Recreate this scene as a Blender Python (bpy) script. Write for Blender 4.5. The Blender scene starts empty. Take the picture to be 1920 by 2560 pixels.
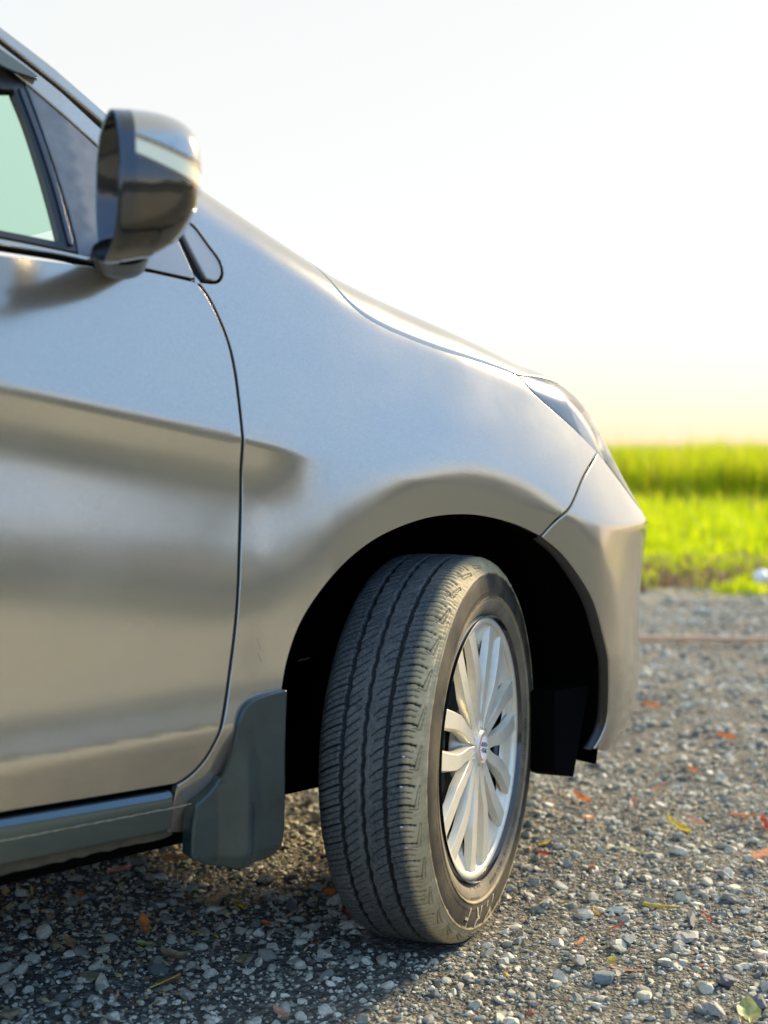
import bpy, bmesh, math, random
import numpy as np
from mathutils import Vector, Matrix
from mathutils.geometry import delaunay_2d_cdt

SC = bpy.context.scene
COL = SC.collection
def R(d): return math.radians(d)

# ------------------------------------------------------------------ camera, sky, sun, exposure
cam_d = bpy.data.cameras.new('camera'); cam = bpy.data.objects.new('camera', cam_d); COL.objects.link(cam)
cam.location = (-1.569, -1.482, 0.795)
cam.rotation_euler = (R(90 - 2.86), 0, R(47.5 - 90))
cam_d.sensor_fit = 'VERTICAL'; cam_d.sensor_height = 36.0; cam_d.sensor_width = 27.0
cam_d.lens = 3400.0 / 2560.0 * 36.0
cam_d.clip_start = 0.05; cam_d.clip_end = 3000
cam_d.dof.use_dof = True; cam_d.dof.focus_distance = 2.12; cam_d.dof.aperture_fstop = 2.8
SC.camera = cam

SUN_AZ, SUN_EL = 3.0, 25.0           # azimuth from +X (forward of the car) towards +Y
sd = Vector((math.cos(R(SUN_EL)) * math.cos(R(SUN_AZ)), math.cos(R(SUN_EL)) * math.sin(R(SUN_AZ)), math.sin(R(SUN_EL))))
sun_d = bpy.data.lights.new('sun', 'SUN'); sun_d.energy = 4.6; sun_d.angle = R(10); sun_d.color = (1.0, 0.80, 0.52)
sun = bpy.data.objects.new('sun', sun_d); COL.objects.link(sun); sun.location = (6, -2, 5)
sun.rotation_euler = sd.to_track_quat('Z', 'Y').to_euler()

world = bpy.data.worlds.new('World'); SC.world = world; world.use_nodes = True
wn = world.node_tree; wn.nodes.clear()
def WN(t, **k):
    n = wn.nodes.new(t)
    for a, b in k.items(): setattr(n, a, b)
    return n
def WM(op, a, b=None, c=None, clamp=False):
    n = WN('ShaderNodeMath', operation=op); n.use_clamp = clamp
    for i, v in enumerate((a, b, c)):
        if v is None: continue
        if isinstance(v, (int, float)): n.inputs[i].default_value = v
        else: wn.links.new(v, n.inputs[i])
    return n.outputs[0]
wout = WN('ShaderNodeOutputWorld'); wbg1 = WN('ShaderNodeBackground'); wbg2 = WN('ShaderNodeBackground'); wadd = WN('ShaderNodeAddShader')
sky = WN('ShaderNodeTexSky'); sky.sky_type = 'NISHITA'; sky.sun_disc = False
sky.sun_elevation = R(SUN_EL); sky.sun_rotation = R(90 - SUN_AZ); sky.air_density = 1.0; sky.dust_density = 1.5
wn.links.new(sky.outputs[0], wbg1.inputs[0]); wbg1.inputs[1].default_value = 0.008
# thin bright cloud over the whole sky: white round the sun, bluer overhead and opposite it, creamy low down
tc = WN('ShaderNodeTexCoord'); sep = WN('ShaderNodeSeparateXYZ'); wn.links.new(tc.outputs['Generated'], sep.inputs[0])
dotn = WN('ShaderNodeVectorMath', operation='DOT_PRODUCT'); wn.links.new(tc.outputs['Generated'], dotn.inputs[0])
dotn.inputs[1].default_value = (math.cos(R(38)), math.sin(R(38)), 0.10)
side = WM('MULTIPLY_ADD', dotn.outputs['Value'], 1.7, -.55, clamp=True)          # 1 towards the glow, 0 opposite
elev = WM('MAXIMUM', sep.outputs['Z'], 0.0)
low = WM('SUBTRACT', 1.0, WM('MULTIPLY', elev, WM('MULTIPLY_ADD', side, 7.0, 4.5)), clamp=True)                   # 1 on the horizon, 0 above 11 deg
low2 = WM('POWER', low, 1.6)
nz = WN('ShaderNodeTexNoise'); nz.inputs['Scale'].default_value = 2.2; nz.inputs['Detail'].default_value = 5; nz.inputs['Roughness'].default_value = .5
mp = WN('ShaderNodeMapping'); mp.inputs['Scale'].default_value = (1, 1, 3.5); wn.links.new(tc.outputs['Generated'], mp.inputs[0]); wn.links.new(mp.outputs[0], nz.inputs[0])
def MIX(f, a, b):
    n = WN('ShaderNodeMix', data_type='RGBA')
    wn.links.new(f, n.inputs[0])
    for i, v in ((6, a), (7, b)):
        if isinstance(v, tuple): n.inputs[i].default_value = (*v, 1)
        else: wn.links.new(v, n.inputs[i])
    return n.outputs[2]
blue = MIX(WM('MULTIPLY_ADD', nz.outputs[0], 1.6, -.35, clamp=True), (0.19, 0.39, 0.84), (0.36, 0.57, 0.92))
upper = MIX(side, blue, MIX(WM('MULTIPLY_ADD', elev, 4.0, -.55, clamp=True), (0.435, 0.433, 0.422), (0.405, 0.412, 0.398)))
lowc = MIX(side, (0.95, 0.80, 0.54), (0.56, 0.40, 0.27))
zen = WM('MULTIPLY_ADD', elev, 4.0, -2.6, clamp=True)
csky = MIX(low2, MIX(zen, upper, (0.40, 0.45, 0.50)), lowc)
wn.links.new(csky, wbg2.inputs[0]); wbg2.inputs[1].default_value = 1.0
wn.links.new(wbg1.outputs[0], wadd.inputs[0]); wn.links.new(wbg2.outputs[0], wadd.inputs[1]); wn.links.new(wadd.outputs[0], wout.inputs[0])

SC.view_settings.view_transform = 'Standard'; SC.view_settings.look = 'None'
SC.view_settings.exposure = 1.08; SC.view_settings.gamma = 1.0; SC.view_settings.use_curve_mapping = False
SC.render.engine = 'CYCLES'
SC.cycles.use_denoising = True
SC.cycles.max_bounces = 7; SC.cycles.transparent_max_bounces = 10; SC.cycles.caustics_reflective = False; SC.cycles.caustics_refractive = False
SC.cycles.sample_clamp_indirect = 6; SC.cycles.sample_clamp_direct = 5

# ------------------------------------------------------------------ materials
class Mat:
    def __init__(s, name):
        s.m = bpy.data.materials.new(name); s.m.use_nodes = True
        s.t = s.m.node_tree; s.b = s.t.nodes['Principled BSDF']; s.out = s.t.nodes['Material Output']
    def n(s, t, **k):
        x = s.t.nodes.new(t)
        for a, b in k.items(): setattr(x, a, b)
        return x
    def l(s, a, b): s.t.links.new(a, b)
    def set(s, **k):
        for a, v in k.items():
            i = s.b.inputs[a.replace('_', ' ')]
            if hasattr(v, 'links') or hasattr(v, 'is_output'): s.l(v, i)
            elif isinstance(v, tuple): i.default_value = (*v, 1) if len(v) == 3 else v
            else: i.default_value = v
        return s
    def noise(s, scale, detail=4, rough=.55, coord='Object', stretch=None, out=0):
        c = s.n('ShaderNodeTexCoord'); n = s.n('ShaderNodeTexNoise')
        n.inputs['Scale'].default_value = scale; n.inputs['Detail'].default_value = detail; n.inputs['Roughness'].default_value = rough
        src = c.outputs[coord]
        if stretch:
            m = s.n('ShaderNodeMapping'); m.inputs['Scale'].default_value = stretch; s.l(src, m.inputs[0]); src = m.outputs[0]
        s.l(src, n.inputs[0]); return n.outputs[out]
    def ramp(s, f, *stops, interp='LINEAR'):
        r = s.n('ShaderNodeValToRGB'); cr = r.color_ramp; cr.interpolation = interp
        while len(cr.elements) < len(stops): cr.elements.new(.5)
        for e, (p, c) in zip(cr.elements, stops):
            e.position = p; e.color = (*c, 1) if isinstance(c, tuple) else (c, c, c, 1)
        s.l(f, r.inputs[0]); return r.outputs[0]
    def mix(s, f, a, b, mode='MIX'):
        n = s.n('ShaderNodeMix', data_type='RGBA'); n.blend_type = mode
        for i, v in ((0, f), (6, a), (7, b)):
            if isinstance(v, tuple): n.inputs[i].default_value = (*v, 1)
            elif isinstance(v, (int, float)): n.inputs[i].default_value = v
            else: s.l(v, n.inputs[i])
        return n.outputs[2]
    def bump(s, h, strength=.3, dist=.002):
        n = s.n('ShaderNodeBump'); n.inputs['Strength'].default_value = strength; n.inputs['Distance'].default_value = dist
        s.l(h, n.inputs['Height']); s.l(n.outputs[0], s.b.inputs['Normal']); return n.outputs[0]

M = {}
def paint(name, col, rough=.175, metal=.75, dust=.0):
    m = Mat(name)
    fl = m.noise(900, 1); mot = m.noise(5, 4)
    c = m.mix(m.ramp(fl, (.35, .0), (.7, 1.)), tuple(x * .88 for x in col), tuple(min(1, x * 1.12) for x in col))
    if dust: c = m.mix(m.ramp(mot, (.45, 0.), (.75, dust)), c, (.30, .27, .22))
    m.set(Base_Color=c, Metallic=metal, Roughness=m.ramp(mot, (.3, rough - .03), (.7, rough + .05)))
    m.set(Coat_Weight=.6, Coat_Roughness=.08, Coat_IOR=1.5)
    b = m.noise(1500, 2); m.bump(b, .05, .0004)
    return m.m
M['paint'] = paint('silver_grey_paint', (.43, .395, .315))
M['paint_low'] = paint('silver_grey_paint_dusty', (.43, .395, .315), .24, .7, .35)
def simple(name, col, rough=.5, metal=0., coat=0., nscale=0, nstr=.2, spec=.5, coat_r=.1):
    m = Mat(name); m.set(Base_Color=col, Roughness=rough, Metallic=metal, Coat_Weight=coat, Coat_Roughness=coat_r); m.b.inputs['Specular IOR Level'].default_value = spec
    if nscale:
        n = m.noise(nscale, 5)
        m.set(Base_Color=m.mix(m.ramp(n, (.35, 0.), (.7, 1.)), tuple(x * .75 for x in col), tuple(min(1, x * 1.25) for x in col)))
        m.bump(n, nstr, .002)
    return m.m
M['black'] = simple('black_plastic', (.008, .008, .009), .7, spec=.15)
M['void'] = simple('near_black', (.003, .003, .003), .95, spec=.02)  # near-black for the inner hollows, seams and underside
M['seal'] = simple('black_rubber_seal', (.012, .014, .015), .38)
M['gloss_black'] = simple('gloss_black', (.012, .016, .02), .16, coat=.6, coat_r=.05)
M['dark_plastic'] = simple('dark_blue_grey_plastic', (.10, .115, .12), .33, coat=.4, coat_r=.2, nscale=30, nstr=.03)
M['flap'] = simple('mud_flap_plastic', (.016, .034, .034), .24, metal=.15, coat=.25, coat_r=.18, nscale=14, nstr=.03)
M['garnish'] = simple('grey_garnish', (.27, .29, .28), .30, metal=.3, coat=.5, coat_r=.15)
M['mirror'] = simple('mirror_glass', (.55, .6, .62), .03, 1.0)
M['chrome'] = simple('chrome', (.7, .72, .74), .14, 1.0)
M['white'] = simple('white_print', (.8, .8, .8), .4, coat=.5)
M['orange_line'] = simple('orange_red_print', (.75, .22, .10), .4)
M['ink'] = simple('dark_print', (.05, .05, .08), .5)
M['disc'] = simple('worn_steel', (.16, .145, .12), .45, .8, nscale=40, nstr=.1)
M['rust'] = simple('dirty_flange', (.055, .05, .03), .8, nscale=60, nstr=.6)

def glass(name, tint, rough=.02, ior=1.5):
    m = Mat(name); nt = m.t; nt.nodes.remove(m.b)
    tr = m.n('ShaderNodeBsdfTransparent'); tr.inputs[0].default_value = (*tint, 1)
    gl = m.n('ShaderNodeBsdfGlossy'); gl.inputs['Roughness'].default_value = rough
    fr = m.n('ShaderNodeFresnel'); fr.inputs[0].default_value = ior
    mx = m.n('ShaderNodeMixShader'); m.l(fr.outputs[0], mx.inputs[0]); m.l(tr.outputs[0], mx.inputs[1]); m.l(gl.outputs[0], mx.inputs[2])
    m.l(mx.outputs[0], m.out.inputs[0]); return m.m
M['glass'] = glass('green_tinted_glass', (.80, .97, .86))
M['lens'] = glass('clear_lens', (.97, .98, .99), .14, ior=1.3)

# wheel cover: cast silver plastic paint
m = Mat('silver_wheel_cover'); n1 = m.noise(60, 4); n2 = m.noise(9, 3)
c = m.mix(m.ramp(n1, (.4, 0.), (.8, .5)), (.78, .725, .56), (.64, .585, .44))
c = m.mix(m.ramp(n2, (.5, 0.), (.8, .35)), c, (.50, .45, .34))
m.set(Base_Color=c, Metallic=.35, Roughness=.34, Coat_Weight=.2); M['cover'] = m.m

# tyre rubber: dusty tread shoulders, cleaner dark band, brown dusty ring by the rim; local X is the axle
m = Mat('dusty_tyre_rubber')
tco = m.n('ShaderNodeTexCoord'); sp = m.n('ShaderNodeSeparateXYZ'); m.l(tco.outputs['Object'], sp.inputs[0])
def mm(op, a, b=None, clamp=False):
    n = m.n('ShaderNodeMath', operation=op); n.use_clamp = clamp
    for i, v in enumerate((a, b)):
        if v is None: continue
        if isinstance(v, (int, float)): n.inputs[i].default_value = v
        else: m.l(v, n.inputs[i])
    return n.outputs[0]
rad = mm('SQRT', mm('ADD', mm('MULTIPLY', sp.outputs['Y'], sp.outputs['Y']), mm('MULTIPLY', sp.outputs['Z'], sp.outputs['Z'])))
na = m.noise(35, 6, .6); nb = m.noise(260, 4, .6); nc = m.noise(11, 4)
tread = m.mix(m.ramp(nc, (.38, 0.), (.62, 1.)), (.044, .054, .057), (.070, .076, .070))
tread = m.mix(m.ramp(na, (.5, 0.), (.75, .6)), tread, (.125, .13, .115))
tread = m.mix(m.ramp(nb, (.45, 0.), (.6, .4)), tread, (.15, .155, .135))
should = m.mix(m.ramp(na, (.35, 0.), (.65, 1.)), (.34, .27, .14), (.46, .37, .21))
axf = mm('MULTIPLY', mm('SUBTRACT', sp.outputs['X'], mm('ADD', .046, mm('MULTIPLY', na, .012))), 90., clamp=True)
c = m.mix(axf, tread, should)
r2 = mm('ADD', rad, mm('MULTIPLY', mm('SUBTRACT', na, .5), .010))
band = m.ramp(mm('MULTIPLY', mm('SUBTRACT', r2, .20), 10.), (.40, 0.), (.46, 1.), (.80, 1.), (.84, 0.))     # r .240-.285
isout = mm('GREATER_THAN', sp.outputs['X'], .070)
c = m.mix(mm('MULTIPLY', mm('MULTIPLY', band, isout), m.ramp(nc, (.3, 1.), (.75, .75))), c, (.008, .009, .010))
inner = mm('MULTIPLY', m.ramp(mm('MULTIPLY', mm('SUBTRACT', rad, .20), 10.), (.38, 1.), (.43, 0.)), isout)
c = m.mix(inner, c, m.mix(m.ramp(nc, (.35, 0.), (.65, 1.)), (.13, .105, .065), (.23, .19, .13)))
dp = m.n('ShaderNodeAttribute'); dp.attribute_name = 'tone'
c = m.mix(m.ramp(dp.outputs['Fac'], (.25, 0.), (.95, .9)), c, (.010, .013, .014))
m.set(Base_Color=c, Roughness=m.ramp(na, (.3, .55), (.7, .85)))
m.b.inputs['Specular IOR Level'].default_value = .22
m.bump(nb, .35, .0012); M['tyre'] = m.m
M['letters'] = simple('dusty_raised_letters', (.42, .35, .22), .8, nscale=200, nstr=.2)
M['moulded'] = simple('dark_moulded_marks', (.03, .025, .018), .8)
M['pebble'] = simple('white_pebble', (.62, .60, .52), .8)

# ground
def gravel_mat(name, geo=True):
    m = Mat(name)
    c = m.n('ShaderNodeTexCoord')
    def vor(scale):
        v = m.n('ShaderNodeTexVoronoi'); v.inputs['Scale'].default_value = scale; m.l(c.outputs['Object'], v.inputs['Vector']); return v
    v1 = vor(75); v2 = vor(210); n1 = m.noise(1.3, 5); n2 = m.noise(9, 5)
    sp = m.n('ShaderNodeSeparateColor'); m.l(v1.outputs['Color'], sp.inputs[0])
    st = m.ramp(sp.outputs[0], (0., (.05, .05, .04)), (.35, (.17, .16, .12)), (.7, (.32, .295, .22)), (.93, (.48, .44, .33)), (.975, (.45, .26, .15)), (1., (.55, .50, .40)))
    sp2 = m.n('ShaderNodeSeparateColor'); m.l(v2.outputs['Color'], sp2.inputs[0])
    fine = m.ramp(sp2.outputs[0], (0., (.04, .04, .035)), (1., (.31, .295, .23)))
    col = m.mix(m.ramp(n2, (.42, 0.), (.55, 1.)), st, fine)
    col = m.mix(m.ramp(v1.outputs['Distance'], (.25, 0.), (.62, .75)), col, (.055, .055, .045))
    col = m.mix(m.ramp(n1, (.35, 0.), (.7, .25)), col, (.14, .13, .10))
    # outside the strip strewn with loose stones the sheet itself carries the pale gravel tone
    dt = m.n('ShaderNodeVectorMath', operation='DOT_PRODUCT'); m.l(c.outputs['Object'], dt.inputs[0]); dt.inputs[1].default_value = (math.cos(R(47.5)), math.sin(R(47.5)), 0)
    nm = m.n('ShaderNodeMath', operation='ADD'); m.l(dt.outputs['Value'], nm.inputs[0]); nm.inputs[1].default_value = 2.153
    r1 = m.n('ShaderNodeMapRange'); m.l(nm.outputs[0], r1.inputs[0]); r1.inputs[1].default_value = 1.7; r1.inputs[2].default_value = 1.3
    r2 = m.n('ShaderNodeMapRange'); m.l(nm.outputs[0], r2.inputs[0]); r2.inputs[1].default_value = 6.8; r2.inputs[2].default_value = 7.8
    ad = m.n('ShaderNodeMath', operation='ADD'); ad.use_clamp = True; m.l(r1.outputs[0], ad.inputs[0]); m.l(r2.outputs[0], ad.inputs[1])
    pale = m.ramp(sp.outputs[0], (0., (.20, .19, .14)), (.5, (.44, .41, .30)), (1., (.62, .57, .42)))
    col = m.mix(ad.outputs[0], col, pale)
    m.set(Base_Color=col, Roughness=.9); m.b.inputs['Specular IOR Level'].default_value = .2
    h = m.mix(.35, v1.outputs['Distance'], v2.outputs['Distance'])
    inv = m.n('ShaderNodeInvert'); m.l(h, inv.inputs[1]); m.bump(inv.outputs[0], .9, .012)
    return m.m
M['ground'] = gravel_mat('gravel_ground')
m = Mat('crushed_stone')
at = m.n('ShaderNodeAttribute'); at.attribute_name = 'tone'
col = m.ramp(at.outputs['Fac'], (0., (.07, .085, .08)), (.25, (.23, .23, .18)), (.5, (.44, .415, .305)), (.72, (.62, .575, .42)), (.90, (.73, .67, .50)), (.955, (.76, .70, .53)), (.975, (.40, .20, .11)), (.99, (.46, .13, .06)), (1., (.50, .36, .08)))
nn = m.noise(220, 4)
col = m.mix(m.ramp(nn, (.35, .35), (.65, 0.)), col, (.07, .07, .06))
m.set(Base_Color=col, Roughness=.85); m.b.inputs['Specular IOR Level'].default_value = .3; m.bump(nn, .4, .001); M['stone'] = m.m
m = Mat('field_ground'); n1 = m.noise(2.2, 5); n2 = m.noise(.25, 4)
col = m.ramp(n1, (.35, (.15, .10, .06)), (.55, (.24, .20, .06)), (.75, (.36, .38, .03)))
m.set(Base_Color=col, Roughness=.95); M['field'] = m.m
def leafmat(name, stops, trans=.35):
    m = Mat(name); at = m.n('ShaderNodeAttribute'); at.attribute_name = 'tone'
    col = m.ramp(at.outputs['Fac'], *stops)
    m.set(Base_Color=col, Roughness=.6); m.b.inputs['Specular IOR Level'].default_value = .25
    tl = m.n('ShaderNodeBsdfTranslucent'); m.l(col, tl.inputs[0]); mx = m.n('ShaderNodeMixShader'); mx.inputs[0].default_value = trans
    m.l(m.b.outputs[0], mx.inputs[1]); m.l(tl.outputs[0], mx.inputs[2]); m.l(mx.outputs[0], m.out.inputs[0]); return m.m
M['grass'] = leafmat('fresh_grass', ((0., (.26, .36, .01)), (.5, (.54, .66, .004)), (.8, (.72, .78, .005)), (.93, (.64, .52, .03)), (.97, (.42, .28, .20)), (1., (.55, .42, .36))), .45)
M['reed'] = leafmat('tall_grass', ((0., (.20, .28, .01)), (.5, (.46, .56, .006)), (.8, (.68, .70, .008)), (.95, (.55, .42, .03)), (1., (.36, .20, .08))), .45)
M['weed'] = leafmat('dry_weeds', ((0., (.12, .08, .05)), (.45, (.22, .14, .09)), (.72, (.34, .22, .17)), (.80, (.40, .46, .02)), (1., (.50, .56, .02))), .3)
m = Mat('dark_verge_grass'); n1 = m.noise(3, 6); m.set(Base_Color=m.ramp(n1, (.35, (.035, .04, .015)), (.65, (.085, .085, .03))), Roughness=.95); M['verge'] = m.m
M['hedge'] = leafmat('dark_bush_leaves', ((0., (.035, .05, .015)), (.6, (.06, .08, .025)), (1., (.10, .11, .04))), .2)

# ------------------------------------------------------------------ object helpers
def link(name, me, mat=None, parent=None, label=None, cat=None, group=None, kind=None, loc=None):
    o = bpy.data.objects.new(name, me); COL.objects.link(o)
    if mat is not None and me is not None: me.materials.append(mat)
    if parent: o.parent = parent
    if loc is not None: o.location = loc
    if label: o['label'] = label
    if cat: o['category'] = cat
    if group: o['group'] = group
    if kind: o['kind'] = kind
    return o
def mesh(name, V, F, smooth=True, normals=None):
    me = bpy.data.meshes.new(name)
    me.from_pydata([tuple(map(float, v)) for v in V], [], [tuple(int(i) for i in f) for f in F]); me.update()
    if smooth: me.polygons.foreach_set('use_smooth', [True] * len(me.polygons))
    if normals is not None: me.normals_split_custom_set_from_vertices([tuple(map(float, n)) for n in normals])
    return me
def big_mesh(name, V, F, smooth=False, tone=None):
    """fast path for triangle soups given as numpy arrays"""
    me = bpy.data.meshes.new(name); V = np.asarray(V, np.float32); F = np.asarray(F, np.int32); k = F.shape[1]
    me.vertices.add(len(V)); me.vertices.foreach_set('co', V.ravel())
    me.loops.add(F.size); me.loops.foreach_set('vertex_index', F.ravel())
    me.polygons.add(len(F)); me.polygons.foreach_set('loop_start', np.arange(0, F.size, k, dtype=np.int32))
    me.polygons.foreach_set('loop_total', np.full(len(F), k, np.int32))
    me.update(calc_edges=True)
    me.polygons.foreach_set('use_smooth', np.full(len(F), smooth))
    if tone is not None:
        a = me.attributes.new('tone', 'FLOAT', 'POINT'); a.data.foreach_set('value', np.asarray(tone, np.float32))
    return me
def catmull(pts, step, closed=False):
    P = [np.array(p, float) for p in pts]; n = len(P); out = []
    rng = range(n) if closed else range(n - 1)
    for i in rng:
        p1, p2 = P[i], P[(i + 1) % n]
        p0 = P[(i - 1) % n] if (closed or i > 0) else 2 * p1 - p2
        p3 = P[(i + 2) % n] if (closed or i < n - 2) else 2 * p2 - p1
        m = max(1, int(np.linalg.norm(p2 - p1) / step))
        d1 = max(np.linalg.norm(p1 - p0), 1e-6) ** .5; d2 = max(np.linalg.norm(p2 - p1), 1e-6) ** .5; d3 = max(np.linalg.norm(p3 - p2), 1e-6) ** .5
        m1 = d2 * ((p1 - p0) / d1 - (p2 - p0) / (d1 + d2) + (p2 - p1) / d2)
        m2 = d2 * ((p2 - p1) / d2 - (p3 - p1) / (d2 + d3) + (p3 - p2) / d3)
        for k in range(m):
            t = k / m
            out.append((2*t**3-3*t*t+1) * p1 + (t**3-2*t*t+t) * m1 + (-2*t**3+3*t*t) * p2 + (t**3-t*t) * m2)
    if not closed: out.append(P[-1])
    return out
def outline(segs, step=.006):
    """closed outline from smooth segments with corners between them"""
    out = []
    for i, s in enumerate(segs):
        c = catmull(s, step); nx = np.array(segs[(i + 1) % len(segs)][0], float)
        out += c[:-1] if np.linalg.norm(nx - c[-1]) < 1e-5 else c
    keep = [p for i, p in enumerate(out) if np.linalg.norm(p - out[i - 1]) > 4e-4]
    return np.array(keep)
def area2(P): return 0.5 * np.sum(P[:, 0] * np.roll(P[:, 1], -1) - np.roll(P[:, 0], -1) * P[:, 1])
def inset(P, d):
    if area2(P) < 0: P = P[::-1]
    e = np.roll(P, -1, 0) - P; e /= np.maximum(np.linalg.norm(e, axis=1, keepdims=True), 1e-9)
    n = np.stack([-e[:, 1], e[:, 0]], 1); m = n + np.roll(n, 1, 0)
    m /= np.maximum(np.linalg.norm(m, axis=1, keepdims=True), 1e-9)
    c = np.clip(np.sum(m * n, 1), .5, 1)
    return P + m * (d / c)[:, None], m
def inside(P, q):
    x, y = q[:, 0], q[:, 1]; r = np.zeros(len(q), bool); j = len(P) - 1
    for i in range(len(P)):
        xi, yi = P[i]; xj, yj = P[j]
        if yi != yj:
            c = ((yi > y) != (yj > y)) & (x < (xj - xi) * (y - yi) / (yj - yi) + xi); r ^= c
        j = i
    return r
def surf_normals(surf, U):
    if getattr(surf, '__name__', '') == 'body':
        n = look(NS3, U[:, 0], U[:, 1]); return n / np.linalg.norm(n, axis=1, keepdims=True)
    h = 1e-3; a = surf(U + [h, 0]) - surf(U - [h, 0]); b = surf(U + [0, h]) - surf(U - [0, h])
    n = np.cross(a, b); return n / np.maximum(np.linalg.norm(n, axis=1, keepdims=True), 1e-12)
def panel(name, out2d, surf, mat, parent, gap=.002, rad=.0025, depth=.010, grid=.011, flip=False, lift=0., **k):
    """sheet panel cut from a curved surface, with a rolled edge and a return flange"""
    P, m = inset(np.array(out2d, float), gap + rad)
    lo, hi = P.min(0), P.max(0)
    gx, gy = np.meshgrid(np.arange(lo[0], hi[0], grid), np.arange(lo[1], hi[1], grid), indexing='ij')
    g = np.stack([gx.ravel(), gy.ravel()], 1); g[:, 0] += (np.arange(gy.size) % 2) * grid * .17
    g = g[inside(P, g)]
    if len(g):
        keep = np.ones(len(g), bool)
        for c in range(0, len(P)):
            a, b = P[c], P[(c + 1) % len(P)]; ab = b - a; L = max(ab @ ab, 1e-12)
            t = np.clip(((g - a) @ ab) / L, 0, 1); d = np.hypot(*(g - a - t[:, None] * ab).T); keep &= d > grid * .45
        g = g[keep]
    allp = np.vstack([P, g]); nb = len(P)
    v2, e2, f2, ov, oe, of = delaunay_2d_cdt([Vector(p) for p in allp], [(i, (i + 1) % nb) for i in range(nb)], [list(range(nb))], 1, 1e-7)
    U = np.array([tuple(v) for v in v2]); 
    V = surf(U); N = surf_normals(surf, U)
    if flip: N = -N
    if lift: V = V + N * lift
    F = []
    for f in f2:
        a, b, c = [V[i] for i in f[:3]]
        nn = np.cross(b - a, c - a)
        F.append(f if nn @ N[f[0]] > 0 else f[::-1])
    # boundary rings
    base = surf(P) ; NB = surf_normals(surf, P) * (-1 if flip else 1)
    if lift: base = base + NB * lift
    To = surf(P - m * 1e-3) - surf(P); To /= np.maximum(np.linalg.norm(To, axis=1, keepdims=True), 1e-12)
    idx = {}
    for i, vs in enumerate(ov):
        for w in vs:
            if w < nb: idx[w] = i
    ring = [idx.get(i, 0) for i in range(nb)]
    V = list(V); N = list(N); prev = ring
    for a in (22, 45, 68, 90, 'x'):
        if a == 'x': pos = base + To * rad - NB * (rad + depth); nrm = To
        else:
            r = R(a); pos = base + To * rad * math.sin(r) - NB * rad * (1 - math.cos(r)); nrm = NB * math.cos(r) + To * math.sin(r)
        s = len(V); V += list(pos); N += list(nrm); cur = list(range(s, s + nb))
        for i in range(nb):
            j = (i + 1) % nb; q = (prev[i], cur[i], cur[j], prev[j])
            A, B, C = V[q[0]], V[q[1]], V[q[2]]
            if np.cross(B - A, C - A) @ (N[q[1]] + N[q[0]]) < 0: q = q[::-1]
            F.append(q)
        prev = cur
    return link(name, mesh(name, V, F, normals=N), mat, parent, **k)
def box_mesh(name, lo, hi, bev=0.):
    bm = bmesh.new(); bmesh.ops.create_cube(bm, size=1)
    for v in bm.verts: v.co = [lo[i] + (v.co[i] + .5) * (hi[i] - lo[i]) for i in range(3)]
    if bev: bmesh.ops.bevel(bm, geom=bm.edges[:], offset=bev, segments=2, affect='EDGES', profile=.7)
    me = bpy.data.meshes.new(name); bm.to_mesh(me); bm.free(); return me
def revolve(name, prof, n=96, axis='X', closed=False, smooth=True, mat=None, parent=None, **k):
    V = []; F = []; m = len(prof)
    for i in range(n):
        a = 2 * math.pi * i / n
        for (x, r) in prof: V.append((x, r * math.cos(a), r * math.sin(a)))
    for i in range(n):
        j = (i + 1) % n
        for p in range(m - (0 if closed else 1)):
            q = (p + 1) % m; F.append((i * m + p, i * m + q, j * m + q, j * m + p))
    return link(name, mesh(name, V, F, smooth), mat, parent, **k)

# ------------------------------------------------------------------ the car body surface
# ---- camera (metres): level line of sight lowered 2.86 deg
# ---- body surface tables
S0,S1,NS=-2.3,1.05,671
Q0,Q1,NQ=-0.70,0.46,465
sg=np.linspace(S0,S1,NS); qg=np.linspace(Q0,Q1,NQ)
def sst(x,a,b):
    t=np.clip((x-a)/(b-a),0,1); return t*t*(3-2*t)
def itp(x,pts):
    xs=[p[0] for p in pts]; ys=[p[1] for p in pts]; return np.interp(x,xs,ys)
def smooth1(a,n):
    k=np.hanning(2*n+1); k/=k.sum(); return np.convolve(np.pad(a,n,mode='edge'),k,'valid')
def smooth_curve(x,pts,dx,width):
    return smooth1(itp(x,pts),max(1,int(width/dx)))
ds=sg[1]-sg[0]; dq=qg[1]-qg[0]
TH=[(-2.3,-1.2),(-1.2,-0.6),(-0.2,1),(0.15,3),(0.3,7),(0.45,16),(0.58,29),(0.66,42),(0.75,58),(0.86,76),(1.05,86)]
theta=np.radians(smooth_curve(sg,TH,ds,0.10))
i0=np.argmin(abs(sg))
bx=np.concatenate([[0],np.cumsum(np.cos((theta[1:]+theta[:-1])/2)*ds)]); bx-=bx[i0]
by=np.concatenate([[0],np.cumsum(np.sin((theta[1:]+theta[:-1])/2)*ds)]); by-=by[i0]
by+=0.0
ZR=[(-2.3,.95),(-1.2,.905),(-.82,.861),(-.47,.80),(-.3,.77),(0,.715),(.2,.675),(.42,.645),(1.05,.64)]
zr=smooth_curve(sg,ZR,ds,0.06)
ZC=[(-2.3,1.32),(-.9,1.28),(-.6,1.215),(-.47,1.148),(-.35,1.095),(-.23,1.043),(-.13,1.014),(0,.984),(.11,.958),(.23,.928),(.33,.917),(.42,.900),(.5,.872),(.58,.835),(.66,.80),(1.05,.78)]
zc=smooth_curve(sg,ZC,ds,0.05)
TS=[(-2.3,13),(-.2,14),(.25,18),(.45,24),(.6,32),(1.05,38)]   # tilt before the shoulder
ts=smooth_curve(sg,TS,ds,0.06)
T0=[(-2.3,6),(-.4,7),(.0,8),(.3,12),(.5,20),(.62,30),(1.05,32)]
t0=smooth_curve(sg,T0,ds,0.06)
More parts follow.
